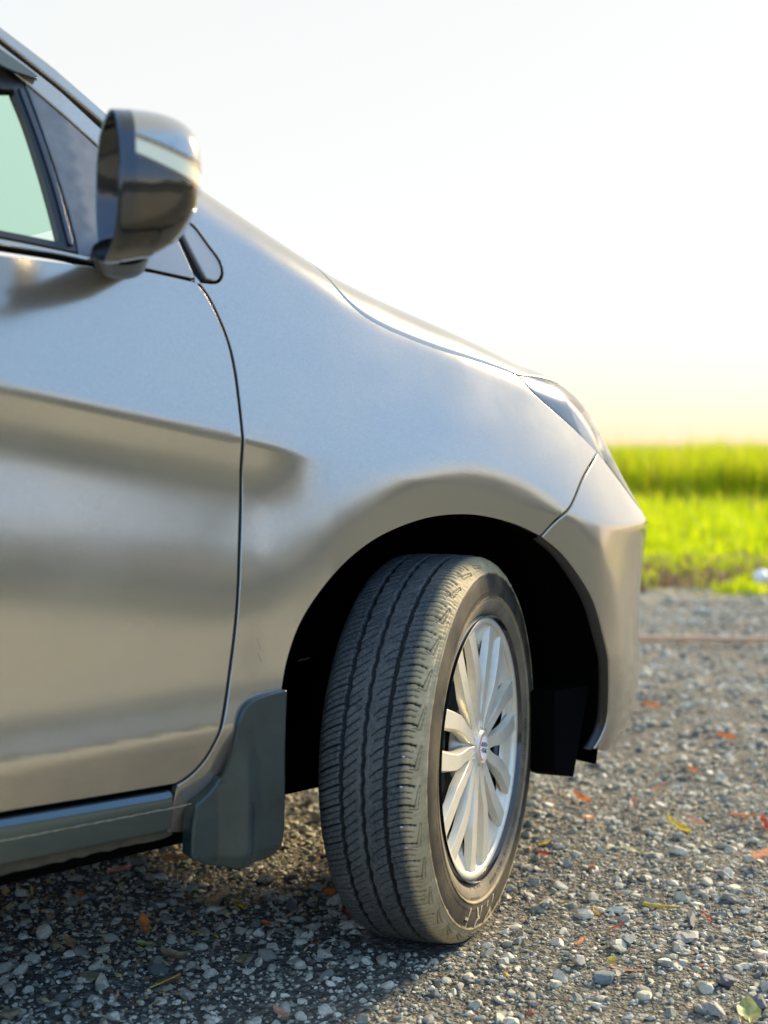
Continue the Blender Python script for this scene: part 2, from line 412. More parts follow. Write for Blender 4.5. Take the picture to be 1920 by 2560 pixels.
RSH=[(-2.3,.10),(0,.10),(.4,.10),(.6,.09),(1.05,.09)]
rs=smooth_curve(sg,RSH,ds,0.05)
front=sst(sg,-.46,-.31)  # door-type section fades to fender type
nose=sst(sg,.28,.50)
# upward integration
X=np.zeros((NS,NQ));Y=X.copy();Z=X.copy();W=X.copy()
k0=int(round((0-Q0)/dq))
gain=zc-zr
qs=(gain-rs*(1-np.sin(np.radians(ts)))*1.06)/np.cos(np.radians((t0+ts)/2))
qs=np.maximum(qs,0.02)
z=zr.copy(); w=np.zeros(NS)
W[:,k0]=w; Z[:,k0]=z
for k in range(k0+1,NQ):
    q=qg[k]-dq/2
    a=t0+(ts-t0)*np.clip(q/qs,0,1)
    over=np.clip(q-qs,0,None)/rs
    ramp=over/(1+0.0*over)
    # soft start of the shoulder
    a=np.radians(a)+np.where(ramp<.35,ramp*ramp/.7,ramp-.175)
    a=np.minimum(a,R(92))
    w=w+np.sin(a)*dq; z=z+np.cos(a)*dq
    W[:,k]=w; Z[:,k]=z
DOOR=[(.0,-8),(.02,-9),(.055,-3),(.09,4),(.14,5.5),(.20,3),(.28,-2),(.36,-4),(.6,-5)]   # by depth under the crease
FEND=[(.0,6),(.12,5),(.25,2),(.35,-2),(.6,-5)]
BUMP=[(.0,-4),(.03,-8),(.12,-4),(.2,0),(.26,3),(.30,-4),(.36,-10),(.41,-28),(.5,-50)]
LOW=[(.10,-20),(.405,-18),(.414,-9),(.424,8),(.445,8),(.485,1),(.56,0)]           # by height: lower flick of the doors
z=zr.copy(); w=np.zeros(NS)
for k in range(k0-1,-1,-1):
    t=-(qg[k]+dq/2)
    sm=0.012
    f=lambda P:(itp(t-sm,P)+2*itp(t,P)+itp(t+sm,P))/4
    fd=sst(z,.56,.48)*0+np.clip((.54-z)/.06,0,1)
    low=itp(z,LOW)
    ad=f(DOOR)*(1-fd)+low*fd
    af=f(FEND)*(1-fd)+low*.6*fd
    a=ad*(1-front)+af*front
    a=a*(1-nose)+f(BUMP)*nose
    a=np.radians(a)
    w=w-np.sin(a)*dq; z=z-np.cos(a)*dq
    W[:,k]=w; Z[:,k]=z
AX,AZ,AR=-.030,.305,.375
PX0=bx[:,None]-W*np.sin(theta)[:,None]
rho=np.hypot(PX0-AX,Z-AZ); ang=np.degrees(np.arctan2(Z-AZ,PX0-AX)) # 0 front,180 rear
rear=sst(ang,95,165)
ro0=.452+.030*rear
sf=.007+.020*rear
sp_=sf*np.log1p(np.exp(np.clip((ro0-rho)/sf,-30,30)))
fl=.007*(1-sst(rho,.452,.62))*(1-sst(ang,120,165))*np.where(ang<-30,0,1)-(.16-.05*rear)*np.minimum(sp_,.13)*(1-sst(ang,135,172))*np.where(ang<-30,0,1)
fl=fl*(1-sst(PX0,.50,.62))
W2=W-fl
X=bx[:,None]-W2*np.sin(theta)[:,None]
Y=by[:,None]+W2*np.cos(theta)[:,None]
PT=np.stack([X,Y,Z],-1)
du=np.gradient(PT,axis=0); dv=np.gradient(PT,axis=1)
NR=np.cross(du,dv); NR/=np.linalg.norm(NR,axis=-1,keepdims=True)   # outward (-y)
def look(T,s,q):
    s=np.asarray(s,float);q=np.asarray(q,float)
    a=np.clip((s-S0)/ds,0,NS-1.001); b=np.clip((q-Q0)/dq,0,NQ-1.001)
    i=a.astype(int); j=b.astype(int); fa=(a-i)[...,None]; fb=(b-j)[...,None]
    return (T[i,j]*(1-fa)+T[i+1,j]*fa)*(1-fb)+(T[i,j+1]*(1-fa)+T[i+1,j+1]*fa)*fb

NS3 = NR.copy()
for _ in range(3):
    for ax_ in (0, 1): NS3 = (np.roll(NS3, 1, ax_) + 2 * NS3 + np.roll(NS3, -1, ax_)) / 4
NS3[0], NS3[-1], NS3[:, 0], NS3[:, -1] = NR[0], NR[-1], NR[:, 0], NR[:, -1]
def body(U):
    return look(PT, U[:, 0], U[:, 1])

car = link('parked_car', None, label='silver grey people carrier parked on gravel with its front wheel steered', cat='car')

door_seam = [(-.5257,.2044),(-.5095,.1871),(-.4947,.1591),(-.4836,.1288),(-.4783,.0933),(-.4765,.0559),(-.4755,.0182),(-.4745,-.0316),(-.4745,-.0816),(-.4825,-.1572),(-.4910,-.2392),(-.4990,-.302),(-.5085,-.352),(-.5245,-.4018),(-.5373,-.4341),(-.5537,-.4568),(-.5700,-.4700),(-.5818,-.4760)]
door_bottom = [(-.5818,-.4760),(-.706,-.4935),(-.8299,-.5100),(-1.2,-.555),(-1.5,-.598)]
belt_q = [(-1.5,.075),(-1.2,.118),(-.8121,.1624),(-.7317,.1752),(-.6759,.184),(-.6242,.1951),(-.5257,.2044)]
door = panel('front_door', outline([door_seam, door_bottom, [(-1.5,-.598),(-1.5,.075)], belt_q]), body, M['paint'], car, gap=.0028, rad=.0012)
panel('rear_door', outline([[(-1.504,.075),(-1.504,-.598)],[(-1.504,-.598),(-2.25,-.64)],[(-2.25,-.64),(-2.25,.0)],[(-2.25,.0),(-1.504,.075)]]), body, M['paint'], car)

arch = [(-.4134,-.3323),(-.4024,-.2884),(-.3839,-.2414),(-.3527,-.1961),(-.3103,-.1522),(-.2535,-.1118),(-.1930,-.0819),(-.1206,-.0560),(-.0446,-.0402),(.0228,-.0348),(.0922,-.0368),(.1478,-.0451)]
arch2 = [(.1478,-.0451),(.2002,-.0652),(.2503,-.1006),(.2910,-.1425),(.3317,-.2062),(.3553,-.2556),(.3740,-.3066),(.3840,-.3586),(.3719,-.3934),(.3560,-.4130)]
bump_seam = [(.4013,.1402),(.2956,.0781),(.2214,.0125),(.1854,-.0120),(.1478,-.0451)]
hl_low = [(.1617,.2393),(.1957,.2161),(.2572,.1899),(.3308,.1644),(.4013,.1402)]
hood_seam = [(-.285,.3350),(-.2659,.2927),(-.2470,.2584),(-.2191,.2400),(-.182,.2315),(-.1219,.2271),(-.0475,.2266),(.0506,.2336),(.1408,.2390),(.1617,.2393)]
fender = panel('front_fender', outline([door_seam[::-1],
    [(-.5257,.2038),(-.4902,.2127),(-.4793,.2273),(-.4812,.2431),(-.4974,.2612),(-.5168,.2813),(-.5323,.2875)],
    [(-.5323,.2875),(-.5181,.3138),(-.4795,.3682),(-.470,.3800)], [(-.470,.3800),(-.40,.372),(-.33,.352),(-.285,.335)],
    hood_seam, hl_low, bump_seam, arch[::-1],
    [(-.4134,-.3323),(-.422,-.40),(-.4285,-.5498)], [(-.4285,-.5498),(-.579,-.5488)], [(-.579,-.5488),(-.5794,-.5116),(-.5783,-.4780)]]), body, M['paint'], car, rad=.0013)
# bumper runs on round the nose
bumper = panel('front_bumper', outline([bump_seam[::-1], [(.4013,.1402),(.4364,.1220),(.4804,.0912),(.56,.045),(.66,.02),(.85,.01),(1.04,.008)],
    [(1.04,.008),(1.04,-.44)], [(1.04,-.44),(.62,-.445),(.50,-.436),(.3560,-.4130)], arch2[::-1]]), body, M['paint'], car)

# head lamp: clear lens over a reflector whitened to paint in the glare
hl_top = [(.1617,.2393),(.26,.262),(.34,.268),(.40,.256),(.46,.230),(.53,.19),(.62,.15),(.75,.13)]
lamp_out = outline([hl_low, [(.4013,.1402),(.4364,.1220),(.4804,.0912),(.56,.045),(.66,.02),(.75,.0145)], [(.75,.0145),(.75,.13)], hl_top[::-1]])
M['reflector'] = simple('glare_white_reflector', (.9, .9, .88), .25, .3, coat=1.)
lens = panel('headlight', lamp_out, body, M['lens'], car, gap=.0015, rad=.002)
def inner_body(d):
    def f(U):
        h = 1e-3
        return body(U) - surf_normals(body, U) * d
    return f
panel('lamp_bezel', outline([hl_low[:], [(.4013,.1402),(.385,.17),(.37,.21),(.372,.262)], [(.372,.262),(.34,.268),(.26,.262),(.1617,.2393)]]), inner_body(.012), simple('pale_lamp_bezel', (.36, .40, .38), .6), lens, gap=.0005)
panel('reflector', outline([[(.4013,.1402),(.4364,.1220),(.4804,.0912),(.56,.045),(.66,.02),(.75,.0145)], [(.75,.0145),(.75,.13)], hl_top[::-1][:5], [(.40,.256),(.372,.262)], [(.372,.262),(.37,.21),(.385,.17),(.4013,.1402)]]), inner_body(.016), M['reflector'], lens, gap=.0005)

# bonnet: from the seam up over the shoulder, then across to the far side
hs = catmull(hood_seam + [(.26,.262),(.34,.268),(.40,.256),(.46,.23)], .005)
hs = np.array([p for p in hs]); ss = np.linspace(-.283, .45, 120)
o_ = np.argsort(hs[:, 0]); qsm = np.interp(ss, hs[o_, 0], hs[o_, 1]) + np.where(ss > .16, -.0015, .0025)
V = []; N = []; F = []; nj = 46
qtop = .40 - 0 * ss
for i, s in enumerate(ss):
    qe = qsm[i] + .14
    ql = np.linspace(qsm[i], qe, 24)
    P = look(PT, np.full(24, s), ql)
    e = P[-1]; cz = e[2] + .035; cx = np.interp(s, [-.283, .45], [-.36, .70])
    row = [P[0] + ((0, .002, -.012) if s < .15 else (0, .012, -.002))] + list(P)
    d = P[-1] - P[-2]; d = d / np.linalg.norm(d)
    for k in range(1, 12):
        t = k / 11; w = e[1] + (.85 - e[1]) * t
        zz = e[2] + .035 * (1 - (1 - t) ** 2); row.append(np.array([e[0] + (cx - e[0]) * t ** 1.3, w, zz]))
    mir = [np.array([p[0], 1.70 - p[1], p[2]]) for p in row[::-1][1:]]
    V += row + mir; nr = len(row + mir)
for i in range(len(ss) - 1):
    for j in range(nr - 1):
        F.append((i * nr + j, (i + 1) * nr + j, (i + 1) * nr + j + 1, i * nr + j + 1))
link('bonnet', mesh('bonnet', V, F), M['paint'], car)

# far side of the shell, roof, cabin and underside
def flipy(p): return (p[0], 1.70 - p[1], p[2])
def table_strip(name, si, qj, d, mat, parent, mirror=False, cond=None):
    U = np.stack(np.meshgrid(si, qj, indexing='ij'), -1).reshape(-1, 2)
    P = body(U) - surf_normals(body, U) * d
    if mirror: P = P * (1, -1, 1) + (0, 1.70, 0)
    n = len(qj); F = []
    for i in range(len(si) - 1):
        for j in range(n - 1):
            q = (i * n + j, (i + 1) * n + j, (i + 1) * n + j + 1, i * n + j + 1)
            c = np.mean([U[k] for k in q], 0); pc = np.mean([P[k] for k in q], 0)
            if cond is None or cond(c, pc): F.append(q)
    return link(name, mesh(name, P, F), mat, parent)
ok = lambda c, p: math.hypot(p[0] + .025, p[2] - .305) > .425 and not (c[0] < -.52 and c[1] > np.interp(c[0], [-1.5, -.6], [.07, .19])) and p[2] > .27
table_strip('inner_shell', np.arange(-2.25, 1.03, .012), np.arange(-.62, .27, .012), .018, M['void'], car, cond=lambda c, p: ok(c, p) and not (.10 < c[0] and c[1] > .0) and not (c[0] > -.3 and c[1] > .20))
table_strip('far_body_side', np.arange(-2.25, 1.04, .02), np.arange(-.60, .36, .02), 0., M['paint'], car, mirror=True, cond=lambda c, p: math.hypot(p[0] + .025, p[2] - .305) > .40 and not (c[0] < -.52 and c[1] > np.interp(c[0], [-1.5, -.6], [.07, .19])))
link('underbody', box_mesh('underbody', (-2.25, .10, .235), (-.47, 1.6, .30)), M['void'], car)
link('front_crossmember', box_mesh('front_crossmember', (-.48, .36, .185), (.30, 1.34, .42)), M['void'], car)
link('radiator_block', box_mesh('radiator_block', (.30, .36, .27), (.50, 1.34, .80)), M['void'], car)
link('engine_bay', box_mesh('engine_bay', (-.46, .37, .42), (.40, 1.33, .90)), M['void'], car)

# wheel arch liner
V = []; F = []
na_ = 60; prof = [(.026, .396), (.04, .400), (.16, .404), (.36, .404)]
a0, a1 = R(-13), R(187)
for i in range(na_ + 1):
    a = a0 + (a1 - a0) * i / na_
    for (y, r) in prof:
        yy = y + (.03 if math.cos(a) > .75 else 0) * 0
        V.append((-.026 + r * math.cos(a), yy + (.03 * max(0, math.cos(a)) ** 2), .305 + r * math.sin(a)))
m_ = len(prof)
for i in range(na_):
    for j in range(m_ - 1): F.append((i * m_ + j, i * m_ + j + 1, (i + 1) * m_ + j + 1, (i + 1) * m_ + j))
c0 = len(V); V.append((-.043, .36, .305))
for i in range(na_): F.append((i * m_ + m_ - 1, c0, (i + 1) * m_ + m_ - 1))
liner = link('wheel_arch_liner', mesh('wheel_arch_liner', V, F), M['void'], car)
# lip of the liner seen as a thin dark band along the front half of the arch
pts = np.array(catmull(arch2, .006)); pp = body(pts); V = []; F = []
for i, q in enumerate(pp):
    c = np.array([-.043, q[1], .305]); d = c - q; d /= np.linalg.norm(d); w = .0015 + .0065 * min(1, i / 30)
    V += [q + (0, .004, 0) - d * .002, q + (0, .003, 0) + d * w, q + (0, .016, 0) + d * (w + .002)]
for i in range(len(pp) - 1):
    for j in range(2): F.append((i * 3 + j, i * 3 + j + 1, (i + 1) * 3 + j + 1, (i + 1) * 3 + j))
link('arch_lip', mesh('arch_lip', V, F), M['seal'], car)
# air deflector under the bumper in front of the wheel
dfl = [(.255, .36), (.258, .222), (.265, .2150), (.2784, .2120), (.308, .2000), (.318, .235), (.35, .36)]
V = [(x, .065, z) for x, z in dfl] + [(x, .15, z - .01) for x, z in dfl]
n_ = len(dfl); F = [tuple(range(n_)), tuple(range(2 * n_ - 1, n_ - 1, -1))] + [(i, i + n_, (i + 1) % n_ + n_, (i + 1) % n_) for i in range(n_)]
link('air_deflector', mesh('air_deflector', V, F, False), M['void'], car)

# sill under the doors
dbx = np.array([look(PT, [p[0]], [p[1]])[0] for p in door_bottom])
o_ = np.argsort(dbx[:, 0]); DBX, DBY, DBZ = dbx[o_, 0], dbx[o_, 1], dbx[o_, 2]
M['sill'] = simple('sill_paint_dark_reflection', (.065, .095, .10), .22, .75, coat=.5, coat_r=.1)  # body paint darkened: the dark ground reflection is put into the colour
def sill(U):
    x, t = U[:, 0], U[:, 1]                       # t: drop below the door edge
    zt = np.interp(x, DBX, DBZ); yt = np.interp(x, DBX, DBY)
    tt = np.clip(t, -.004, .2)
    y = yt - .004 + .026 * np.exp(-np.clip(tt + .002, 0, 1) / .0080) + .22 * np.clip(tt - .012, 0, 1) + 1.2 * np.clip(tt - .045, 0, 1) ** 2
    return np.stack([x, y, zt - t], 1)
xs_ = float(look(PT, [-.580], [-.476])[0][0])
sill_o = panel('side_sill', outline([[(xs_ - .001, .0015), (-.83, .0015), (-1.5, .0015)], [(-1.5, .0015), (-1.5, .068)], [(-1.5, .068), (-1.0, .067), (-.83, .066), (-.70, .064), (xs_ - .001, .062)], [(xs_ - .001, .062), (xs_ - .001, .0015)]]), sill, M['sill'], car, gap=.0015, rad=.0030, depth=.05, grid=.004 * 1.6, flip=True)
link('sill_inner', box_mesh('sill_inner', (-1.5, .028, .285), (-.46, .10, .34)), M['void'], car)
rng = random.Random(5)
# seam flange under the sill, dirty
V = []; F = []
for i in range(70):
    x = -1.5 + .0135 * i; zb = .272 + .003 * rng.random()
    V += [(x, .026, .30), (x, .028, zb), (x, .036, zb), (x, .036, .30)]
for i in range(69):
    for j in range(3): F.append((i * 4 + j, (i + 1) * 4 + j, (i + 1) * 4 + j + 1, i * 4 + j + 1))
link('sill_flange', mesh('sill_flange', V, F, False), M['rust'], car)
# scratch line along the sill: thin raised bead
V = []; F = []
for i in range(120):
    x = -1.0 + (xs_ + .03 + 1.0) * i / 119; t = .034 + .0003 * math.sin(i * .9) + .0004 * rng.random() - .006 * (i / 119)
    p = sill(np.array([[x, t]]))[0]; r_ = .0002 + .0003 * rng.random()
    V += [(p[0], p[1] - .0010, p[2] + r_), (p[0], p[1] - .0012, p[2] - r_)]
for i in range(119): F.append((2 * i, 2 * i + 1, 2 * i + 3, 2 * i + 2))
link('scratch', mesh('scratch', V, F, False), M['letters'], car)

for a_, b_ in (((-.4560, -.268), (-.4480, -.288)), ((-.4535, -.288), (-.4430, -.307))):
    q_ = body(np.array([a_, b_])); n_ = surf_normals(body, np.array([a_, b_])); w_ = np.array([.0003, 0, .0002])
    link('scratch', mesh('scratch', [q_[0] + n_[0] * .0006 - w_, q_[0] + n_[0] * .0006 + w_, q_[1] + n_[1] * .0006], [(0, 1, 2)], False), M['letters'], car)
# mud flap: side plate, ridge, and recessed inner face
bs_x = np.linspace(-.60, -.38, 23); bs_z = np.linspace(.20, .47, 28)
def body_y(x, z):
    """outer body offset at a side position"""
    i = np.clip(((np.asarray(x) - S0) / ds).astype(int), 0, NS - 1); o = np.empty(len(i))
    for k in range(len(i)): o[k] = np.interp(z[k], PT[i[k], :, 2], PT[i[k], :, 1])
    return o
def flapf(U):
    x, z = U[:, 0], U[:, 1]
    ridge = np.interp(z, [.22, .33, .43], [-.4985, -.497, -.494])
    L_ = np.clip(ridge - x, 0, 1)
    yb = -.019 + 0 * x
    y = yb - .006 + np.where(L_ > 0, .0, 0) + .014 * np.clip(L_ / .02, 0, 1) * np.clip((.40 - z) / .06, 0, 1) + .15 * L_ * np.clip((.30 - z) / .08, 0, 1)
    y = y - .006 * np.exp(-((x - (ridge + .012)) / .012) ** 2) * np.clip((.40 - z) / .1, 0, 1)
    y = y + .10 * np.clip((.245 - z) / .3, 0, 1)
    return np.stack([x, y, z], 1)
fl_o = outline([[(-.4123, .4588), (-.4586, .4543), (-.480, .4470), (-.4936, .4306), (-.5000, .405), (-.5054, .3874), (-.5208, .3463), (-.538, .331), (-.5561, .3207)],
    [(-.5561, .3207), (-.5609, .29), (-.5609, .2474)], [(-.5609, .2474), (-.535, .232), (-.4989, .2218)], [(-.4989, .2218), (-.4600, .2250), (-.4344, .2286), (-.4250, .236), (-.4210, .25), (-.4180, .2771), (-.4159, .3866), (-.4123, .4588)]])
panel('mud_flap', fl_o, flapf, M['flap'], car, gap=0, rad=.004, depth=.020, grid=.007)

# ------------------------------------------------------------------ windows, pillar, trims on the leaning side of the cabin
def green(off=0.):
    def f(U):
        x, z = U[:, 0], U[:, 1]
        return np.stack([x, .055 + (z - 1.03) * .36 + off + .10 * np.clip(x + .66, 0, 1), z], 1)
    return f
def gp(name, segs, mat, off=0., parent=None, **k):
    k.setdefault('gap', 0.); k.setdefault('rad', .002); k.setdefault('depth', .012); k.setdefault('grid', .012)
    return panel(name, outline(segs), green(off), mat, parent or car, **k)
DX, DZ = -.66, .44                       # run the pillar on up to the roof line
gp('windscreen_pillar', [[(-.735, 1.3065), (-.665, 1.2605), (-.603, 1.2135)], [(-.603, 1.2135), (-.51, 1.150)], [(-.51, 1.150), (-.52, 1.10)], [(-.52, 1.10), (-.598, 1.06)], [(-.598, 1.06), (-.6145, 1.1875)], [(-.6145, 1.1875), (-.673, 1.232), (-.713, 1.263)], [(-.713, 1.263), (-.80, 1.322), (-.98, 1.43)], [(-.98, 1.43), (-.98, 1.452)], [(-.98, 1.452), (-.86, 1.386), (-.735, 1.3065)]], M['paint'], .0, rad=.003, depth=.03)
gp('windscreen_edge', [[(-.731, 1.3335), (-.673, 1.297), (-.586, 1.237)], [(-.586, 1.237), (-.47, 1.158)], [(-.47, 1.158), (-.49, 1.145)], [(-.49, 1.147), (-.595, 1.2215), (-.665, 1.2685), (-.735, 1.3155)], [(-.735, 1.3155), (-.86, 1.395), (-.98, 1.455)], [(-.98, 1.445), (-.98, 1.474)], [(-.98, 1.474), (-.86, 1.411), (-.731, 1.3335)]], M['paint'], .0, rad=.004, depth=.03)
gp('pillar_seal', [[(-.731, 1.324), (-.60, 1.235)], [(-.60, 1.235), (-.49, 1.16)], [(-.49, 1.16), (-.50, 1.13)], [(-.50, 1.13), (-.61, 1.20), (-.74, 1.298)], [(-.74, 1.298), (-.98, 1.435)], [(-.98, 1.435), (-.98, 1.46)], [(-.98, 1.46), (-.731, 1.324)]], M['black'], .010)
# dark corner panel ahead of the glass
gp('door_corner_panel', [[(-.712, 1.261), (-.673, 1.231), (-.617, 1.1875)], [(-.617, 1.1875), (-.608, 1.10), (-.600, 1.020)], [(-.600, 1.020), (-.64, 1.024), (-.683, 1.030)], [(-.683, 1.030), (-.683, 1.064), (-.689, 1.125), (-.700, 1.197), (-.712, 1.261)]], M['dark_plastic'], .001, gap=.0012)
gp('window_frame', [[(-.712, 1.263), (-.700, 1.197), (-.689, 1.125), (-.683, 1.064), (-.6815, 1.036)], [(-.6815, 1.036), (-.788, 1.046), (-1.48, 1.085)], [(-1.48, 1.085), (-1.48, 1.097)], [(-1.48, 1.097), (-.786, 1.056), (-.7035, 1.049)], [(-.7035, 1.049), (-.705, 1.08), (-.711, 1.146), (-.720, 1.209), (-.729, 1.246)], [(-.729, 1.246), (-.75, 1.245), (-.80, 1.29), (-.98, 1.395), (-1.48, 1.44)], [(-1.48, 1.44), (-1.48, 1.465)], [(-1.48, 1.465), (-.98, 1.42), (-.80, 1.322), (-.712, 1.263)]], M['seal'], .002)
gp('glass_run', [[(-.716, 1.25), (-.703, 1.19), (-.693, 1.12), (-.688, 1.045)], [(-.688, 1.045), (-.6945, 1.046)], [(-.6945, 1.046), (-.700, 1.12), (-.710, 1.19), (-.722, 1.25)], [(-.722, 1.25), (-.716, 1.25)]], M['gloss_black'], -.002, rad=.001)
gp('window_glass', [[(-.700, 1.045), (-.705, 1.10), (-.72, 1.215), (-.732, 1.26)], [(-.732, 1.26), (-.83, 1.33), (-.98, 1.41), (-1.47, 1.45)], [(-1.47, 1.45), (-1.47, 1.09)], [(-1.47, 1.09), (-.786, 1.05), (-.700, 1.045)]], M['glass'], .012, depth=.001, rad=.0005)
gp('belt_moulding', [[(-.655, 1.0215), (-.703, 1.029), (-.79, 1.034), (-1.48, 1.070)], [(-1.48, 1.070), (-1.48, 1.083)], [(-1.48, 1.083), (-.788, 1.0435), (-.702, 1.036), (-.6535, 1.0305)], [(-.6535, 1.0305), (-.655, 1.0215)]], M['paint'], -.006, rad=.003)
# rain visor over the window
def visor(U):
    x, z = U[:, 0], U[:, 1]; t = np.clip(((1.299 + (x + .738) * -.62) - z) / .05, 0, 1)
    return np.stack([x, .055 + (z - 1.03) * .36 - .006 - .016 * t, z], 1)
panel('rain_visor', outline([[(-.738, 1.297), (-.716, 1.285), (-.698, 1.2745)], [(-.698, 1.2745), (-.6930, 1.2700), (-.6960, 1.2650)], [(-.6960, 1.2650), (-.705, 1.2655), (-.72, 1.2665), (-.745, 1.270), (-.80, 1.292), (-.98, 1.40)], [(-.98, 1.40), (-.98, 1.432)], [(-.98, 1.432), (-.86, 1.372), (-.738, 1.297)]]), visor, M['flap'], car, gap=0, rad=.0015, depth=.002, grid=.008)
# roof, far window frame, windscreen, dashboard
link('roof', box_mesh('roof', (-2.25, .26, 1.47), (-1.02, 1.44, 1.51), .02), M['paint'], car)
def ruled(name, A, B, mat, th=0, parent=None):
    V = [*A, *B]; n = len(A); F = [(i, i + 1, n + i + 1, n + i) for i in range(n - 1)]
    return link(name, mesh(name, V, F), mat, parent or car)
ruled('windscreen', [(-.50, .16, 1.135), (-.98, .215, 1.44)], [(-.42, .85, 1.15), (-.92, .85, 1.475)], M['glass'])
ruled('windscreen', [(-.42, .85, 1.15), (-.92, .85, 1.475)], [(-.50, 1.54, 1.135), (-.98, 1.485, 1.44)], M['glass'])
ruled('far_pillar', [(-.62, 1.60, 1.03), (-.46, 1.56, 1.13), (-.98, 1.47, 1.46)], [(-.66, 1.64, 1.03), (-.50, 1.57, 1.09), (-1.04, 1.48, 1.44)], M['void'])
link('dashboard', box_mesh('dashboard', (-.80, .25, .80), (-.47, 1.45, 1.03), .03), M['void'], car)
link('cabin_floor', box_mesh('cabin_floor', (-2.2, .12, .30), (-.47, 1.58, .34)), M['void'], car)
link('door_card', box_mesh('door_card', (-2.2, .09, .34), (-.52, .13, 1.02)), M['void'], car)

# garnish ahead of the mirror, black gap, mirror base plate
garn = [(-.5085, .2110), (-.4902, .2127), (-.4793, .2273), (-.4812, .2431), (-.4974, .2612), (-.5168, .2813), (-.5323, .2875), (-.548, .289)]
panel('fender_garnish', outline([garn, [(-.548, .289), (-.530, .250), (-.5085, .2110)]]), body, M['garnish'], car, gap=.0008, lift=-.001)
panel('gap_strip', outline([[(-.5085, .2085), (-.530, .25), (-.552, .291)], [(-.552, .291), (-.566, .291)], [(-.566, .291), (-.545, .252), (-.5257, .2065)], [(-.5257, .2065), (-.5085, .2085)]]), body, M['black'], car, gap=0, lift=-.006)
panel('mirror_base', outline([[(-.5260, .2068), (-.547, .255), (-.570, .300)], [(-.570, .300), (-.590, .290), (-.610, .255)], [(-.610, .255), (-.640, .197)], [(-.640, .197), (-.5260, .2068)]]), body, M['garnish'], car, gap=.0002, rad=.0006, depth=.003, lift=-.0015)

# ------------------------------------------------------------------ door mirror
ah = R(248); hh = np.array([math.cos(ah), math.sin(ah), 0]); ff = np.array([-math.sin(ah), math.cos(ah), 0]); ff = ff if ff[0] > 0 else -ff
C0 = np.array([-.757, -.150, 1.082])
ringp = catmull([(-.066, -.088), (-.088, -.045), (-.094, .005), (-.082, .050), (-.045, .078), (.012, .090), (.058, .084), (.086, .060), (.095, .015), (.092, -.030), (.074, -.060), (.030, -.082), (-.025, -.094)], .006, True)
ringp = np.array(ringp) * .865; nR = len(ringp)
def mir_ring(t, sc=None):
    D = .092
    a = t * math.pi / 2; d = D * math.sin(a) ** .95; s = max(math.cos(a), 0) ** .52 if sc is None else sc
    cen = np.array([0.004 * t, .012 * t])
    q = ringp * s + cen
    return C0 + q[:, :1] * hh + ff * d + q[:, 1:] * np.array([0, 0, 1.])
def shell(name, rings, mat, parent, closed_end=True, **k):
    V = np.vstack(rings); F = []
    for i in range(len(rings) - 1):
        for j in range(nR): jj = (j + 1) % nR; F.append((i * nR + j, i * nR + jj, (i + 1) * nR + jj, (i + 1) * nR + j))
    if closed_end:
        V = np.vstack([V, rings[-1].mean(0)]); c = len(V) - 1; i = len(rings) - 1
        for j in range(nR): F.append((i * nR + j, i * nR + (j + 1) % nR, c))
    me = mesh(name, V, F); bm = bmesh.new(); bm.from_mesh(me); bmesh.ops.recalc_face_normals(bm, faces=bm.faces); bm.to_mesh(me); bm.free()
    return link(name, me, mat, parent, **k)
def cut(me_src, planes, name, mat, parent, scale=0., **k):
    bm = bmesh.new(); bm.from_mesh(me_src)
    for co, no in planes:
        bmesh.ops.bisect_plane(bm, geom=bm.verts[:] + bm.edges[:] + bm.faces[:], plane_co=co, plane_no=no, clear_outer=True)
    if scale:
        bm.normal_update()
        for v in bm.verts: v.co += v.normal * scale
    me = bpy.data.meshes.new(name); bm.to_mesh(me); bm.free(); me.materials.clear()
    for p in me.polygons: p.use_smooth = True
    return link(name, me, mat, parent, **k)
# opening rim (dark) and the painted shell in three bands
rim0 = mir_ring(0, .93) - ff * .002 + ff * .03; rim1 = mir_ring(0, .955) - ff * .006; rim2 = mir_ring(0, .99) - ff * .008; rim3 = mir_ring(.0, 1.0) - ff * .001; rim4 = mir_ring(.065)
back = mir_ring(0, .90) + ff * .045
rim = shell('side_mirror', [back, rim0, rim1, rim2, rim3, mir_ring(.03), rim4], M['gloss_black'], car, closed_end=False)
full = shell('mirror_cap', [mir_ring(.067 + .933 * (1 - (1 - t) ** 1.6)) for t in np.linspace(0, .998, 40)], M['paint'], rim)
src = full.data
up = lambda z0, sl: (tuple(C0 + np.array([0, 0, z0 - C0[2]])), tuple(np.array([0, 0, 1.]) + ff * sl))
neg = lambda pl: (pl[0], tuple(-np.array(pl[1])))
pA = up(1.128, .30); pB = up(1.105, .36)
cut(src, [neg(pA)], 'mirror_cap', M['paint'], rim)
M['under'] = simple('underside_dark_reflection', (.05, .045, .035), .12, .5, coat=.7, coat_r=.04)  # dark reflection on the lower shell put into its base colour
M['lamp'] = simple('clear_ribbed_lamp', (.80, .66, .36), .16, .35, coat=1.0, coat_r=.03)
cut(src, [pA, neg(pB)], 'turn_indicator', M['lamp'], rim, scale=-.0015)
cut(src, [pB], 'mirror_underside', M['under'], rim, scale=-.001)
bpy.data.objects.remove(full)
# ribs inside the lamp
for zz, sl, mt in ((1.125, .302, 'letters'), (1.1065, .358, 'seal')):
    a_ = up(zz + .0012, sl); b_ = up(zz - .0008, sl)
    cut(src, [a_, neg(b_)], 'lamp_rib', M[mt], rim, scale=.0004)
# reflecting glass
gq = np.array(ringp) * .86
Vg = C0 + gq[:, :1] * hh + ff * .016 + gq[:, 1:] * np.array([0, 0, 1.])
Vg = np.vstack([Vg, C0 + ff * .0175]); link('reflecting_glass', mesh('reflecting_glass', Vg, [(j, (j + 1) % nR, nR) for j in range(nR)]), M['mirror'], rim)
